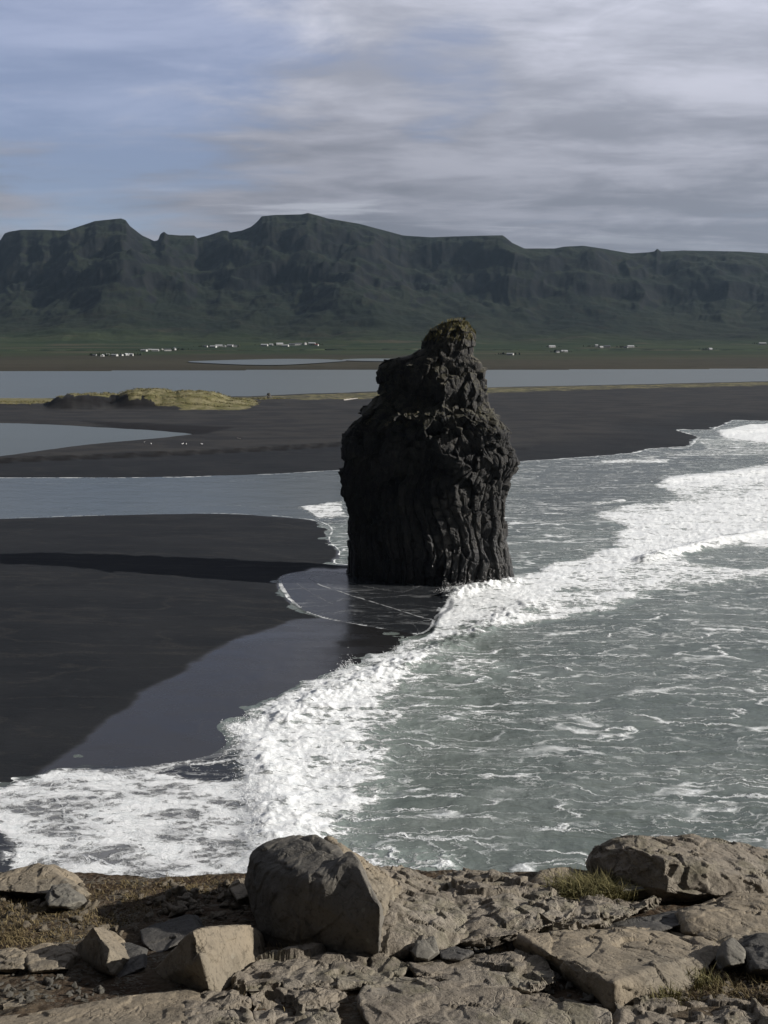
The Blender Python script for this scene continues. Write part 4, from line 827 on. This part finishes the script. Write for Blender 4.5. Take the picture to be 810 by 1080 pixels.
cp = n.node('ShaderNodeCombineXYZ', {'X': px, 'Y': py, 'Z': 0.0}).outputs[0]
c1 = n.noise(n.scale(cp, .55, .95, 1, .12), 1, 12, .58, .25); c2 = n.noise(n.scale(cp, 1.9, 2.8, 1, .2), 1, 12, .60, .35); c3 = n.noise(n.scale(cp, .5, 1.6, 1, -.1), 1, 10, .56, .3)
# thinner cover towards the upper left of the view
clr = n.node('ShaderNodeVectorMath', {0: D_, 1: Vector((-.30, .86, .33)).normalized()[:]}, operation='DOT_PRODUCT').outputs['Value']
clr2 = n.node('ShaderNodeVectorMath', {0: D_, 1: Vector((.07, 1.08, .285)).normalized()[:]}, operation='DOT_PRODUCT').outputs['Value']
thin = n.m('ADD', n.m('MULTIPLY', n.rng(clr, .945, 1.0), .27), n.m('MULTIPLY', n.rng(clr2, .996, 1.0), .10))
cov = n.rng(n.m('SUBTRACT', n.m('ADD', n.m('MULTIPLY', c1, .62), n.m('MULTIPLY', c2, .38)), thin), .27, .45)
cov = n.m('ADD', n.m('MULTIPLY', cov, .50), .50)
cov = n.m('MAXIMUM', n.m('MAXIMUM', cov, n.rng(s_.outputs['Z'], .16, .05)), n.m('SUBTRACT', 1.0, n.rng(s_.outputs['Y'], .2, .8)))
lum = n.m('ADD', n.m('MULTIPLY', c3, .55), n.m('MULTIPLY', c2, .45))
CB = n.vm('SCALE', n.mix(n.rng(lum, .40, .62), (.33, .345, .41), (.56, .57, .66))); 
up = n.rng(s_.outputs['Z'], .10, .40, .42, .95)
rb = n.m('ADD', 1.0, n.m('MULTIPLY', n.rng(n.m('MULTIPLY', s_.outputs['X'], 1.0), -.1, .45), .22))
front = n.rng(n.m('ADD', s_.outputs['Y'], n.m('MULTIPLY', c3, .2)), .25, .92); back = n.rng(front, 0, 1, .10, 1.0)  # clouds outside the view darkened to cut ambient light and deepen shaded faces
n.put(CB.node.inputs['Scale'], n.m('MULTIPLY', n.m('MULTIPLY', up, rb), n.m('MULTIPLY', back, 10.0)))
glim = n.m('MULTIPLY', n.rng(n.noise(n.scale(cp, .5, 1.6, 1, .05), 1, 8, .6, .3), .57, .66), n.rng(s_.outputs['Z'], .05, .13))
cc = n.mix(n.m('MULTIPLY', glim, .28), CB, (5.2, 5.4, 5.9))
skc = n.vm('MULTIPLY', sky.outputs[0], (.80, .80, 1.02))
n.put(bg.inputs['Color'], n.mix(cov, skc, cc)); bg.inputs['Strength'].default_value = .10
# haze
hb = mesh_np('haze', [(x, y, z) for z in (-5, 900) for y in (-400, 7200) for x in (-7200, 7200)], [(0, 2, 3, 1), (4, 5, 7, 6), (0, 1, 5, 4), (2, 6, 7, 3), (0, 4, 6, 2), (1, 3, 7, 5)], False)
hm = bpy.data.materials.new('haze'); hm.use_nodes = True; hn = NT(hm.node_tree); hn.n.remove(hn.n['Principled BSDF'])
pv = hn.node('ShaderNodeVolumePrincipled'); pv.inputs['Color'].default_value = (.50, .70, .92, 1); pv.inputs['Density'].default_value = 2.7e-5; pv.inputs['Anisotropy'].default_value = .2
hn.l.new(pv.outputs[0], hn.n['Material Output'].inputs['Volume']); add('haze', hb, hm, kind='stuff')
vs = sc.view_settings; vs.view_transform = 'Standard'; vs.look = 'None'; vs.exposure = .46; vs.gamma = 1; vs.use_curve_mapping = False
sc.cycles.max_bounces = 6; sc.cycles.diffuse_bounces = 2; sc.cycles.volume_bounces = 0
# ------------------------------------------------------------------ spray over the breakers, shelter belts at the farms
def spray():
    P = []
    for lst, n, hh, sprd in (([(470, 626), (500, 619), (540, 614)], 2600, 1.1, .8), ([(432, 682), (420, 690), (385, 707), (345, 719), (310, 741)], 2600, .55, .6), ([(285, 753), (256, 766), (252, 775), (262, 800), (262, 830), (275, 880)], 2600, .5, .7), ([(355, 712), (372, 704)], 500, 1.5, .35), ([(684, 590), (720, 580), (790, 566)], 1600, .5, .6)):
        l = P0(lst); k = rng.integers(0, len(l)-1, n); t = rng.random(n)[:, None]; q = l[k]*(1-t)+l[k+1]*t+rng.normal(0, sprd, (n, 2))
        cl = np.clip(fbm(q[:, 0]/1.1, q[:, 1]/1.1, 3.0, 3)+.35, 0, 1); z = .25+rng.exponential(.35, n)*hh*cl*1.6; P.append(np.stack([q[:, 0], q[:, 1], z], 1)[cl > .2])
    P = np.concatenate(P); n = len(P); r = (.012+.03*rng.random(n)**2)[:, None, None]
    T4 = np.array([(1, 1, 1), (1, -1, -1), (-1, 1, -1), (-1, -1, 1)])[None]; V = (P[:, None, :]+T4*r).reshape(-1, 3)
    b = np.arange(n)[:, None, None]*4; Fc = (b+np.array([(0, 1, 2), (0, 3, 1), (0, 2, 3), (1, 3, 2)])[None]).reshape(-1, 3)
    add('sea_spray', mesh_np('sea_spray', V, Fc, True), simple('white_spray', (.85, .87, .88)), kind='stuff')
spray()
P = []
for where, hs in HS:
    for (u, v, kd, r) in hs:
        q = on_plain(u+random.uniform(-2, 2), v-.25); m = 40; xy = q[:2]+rng.normal(0, 1, (m, 2))*np.array([9, 5]); P.append(np.stack([xy[:, 0], xy[:, 1]+14, np.full(m, hz(q[0], q[1]))], 1))
blades('shelter_trees', np.concatenate(P), 1.5, 5.5, .9, grassmat('dark_shrubs', (.012, .018, .008), (.03, .038, .016)), .3, kind='stuff')
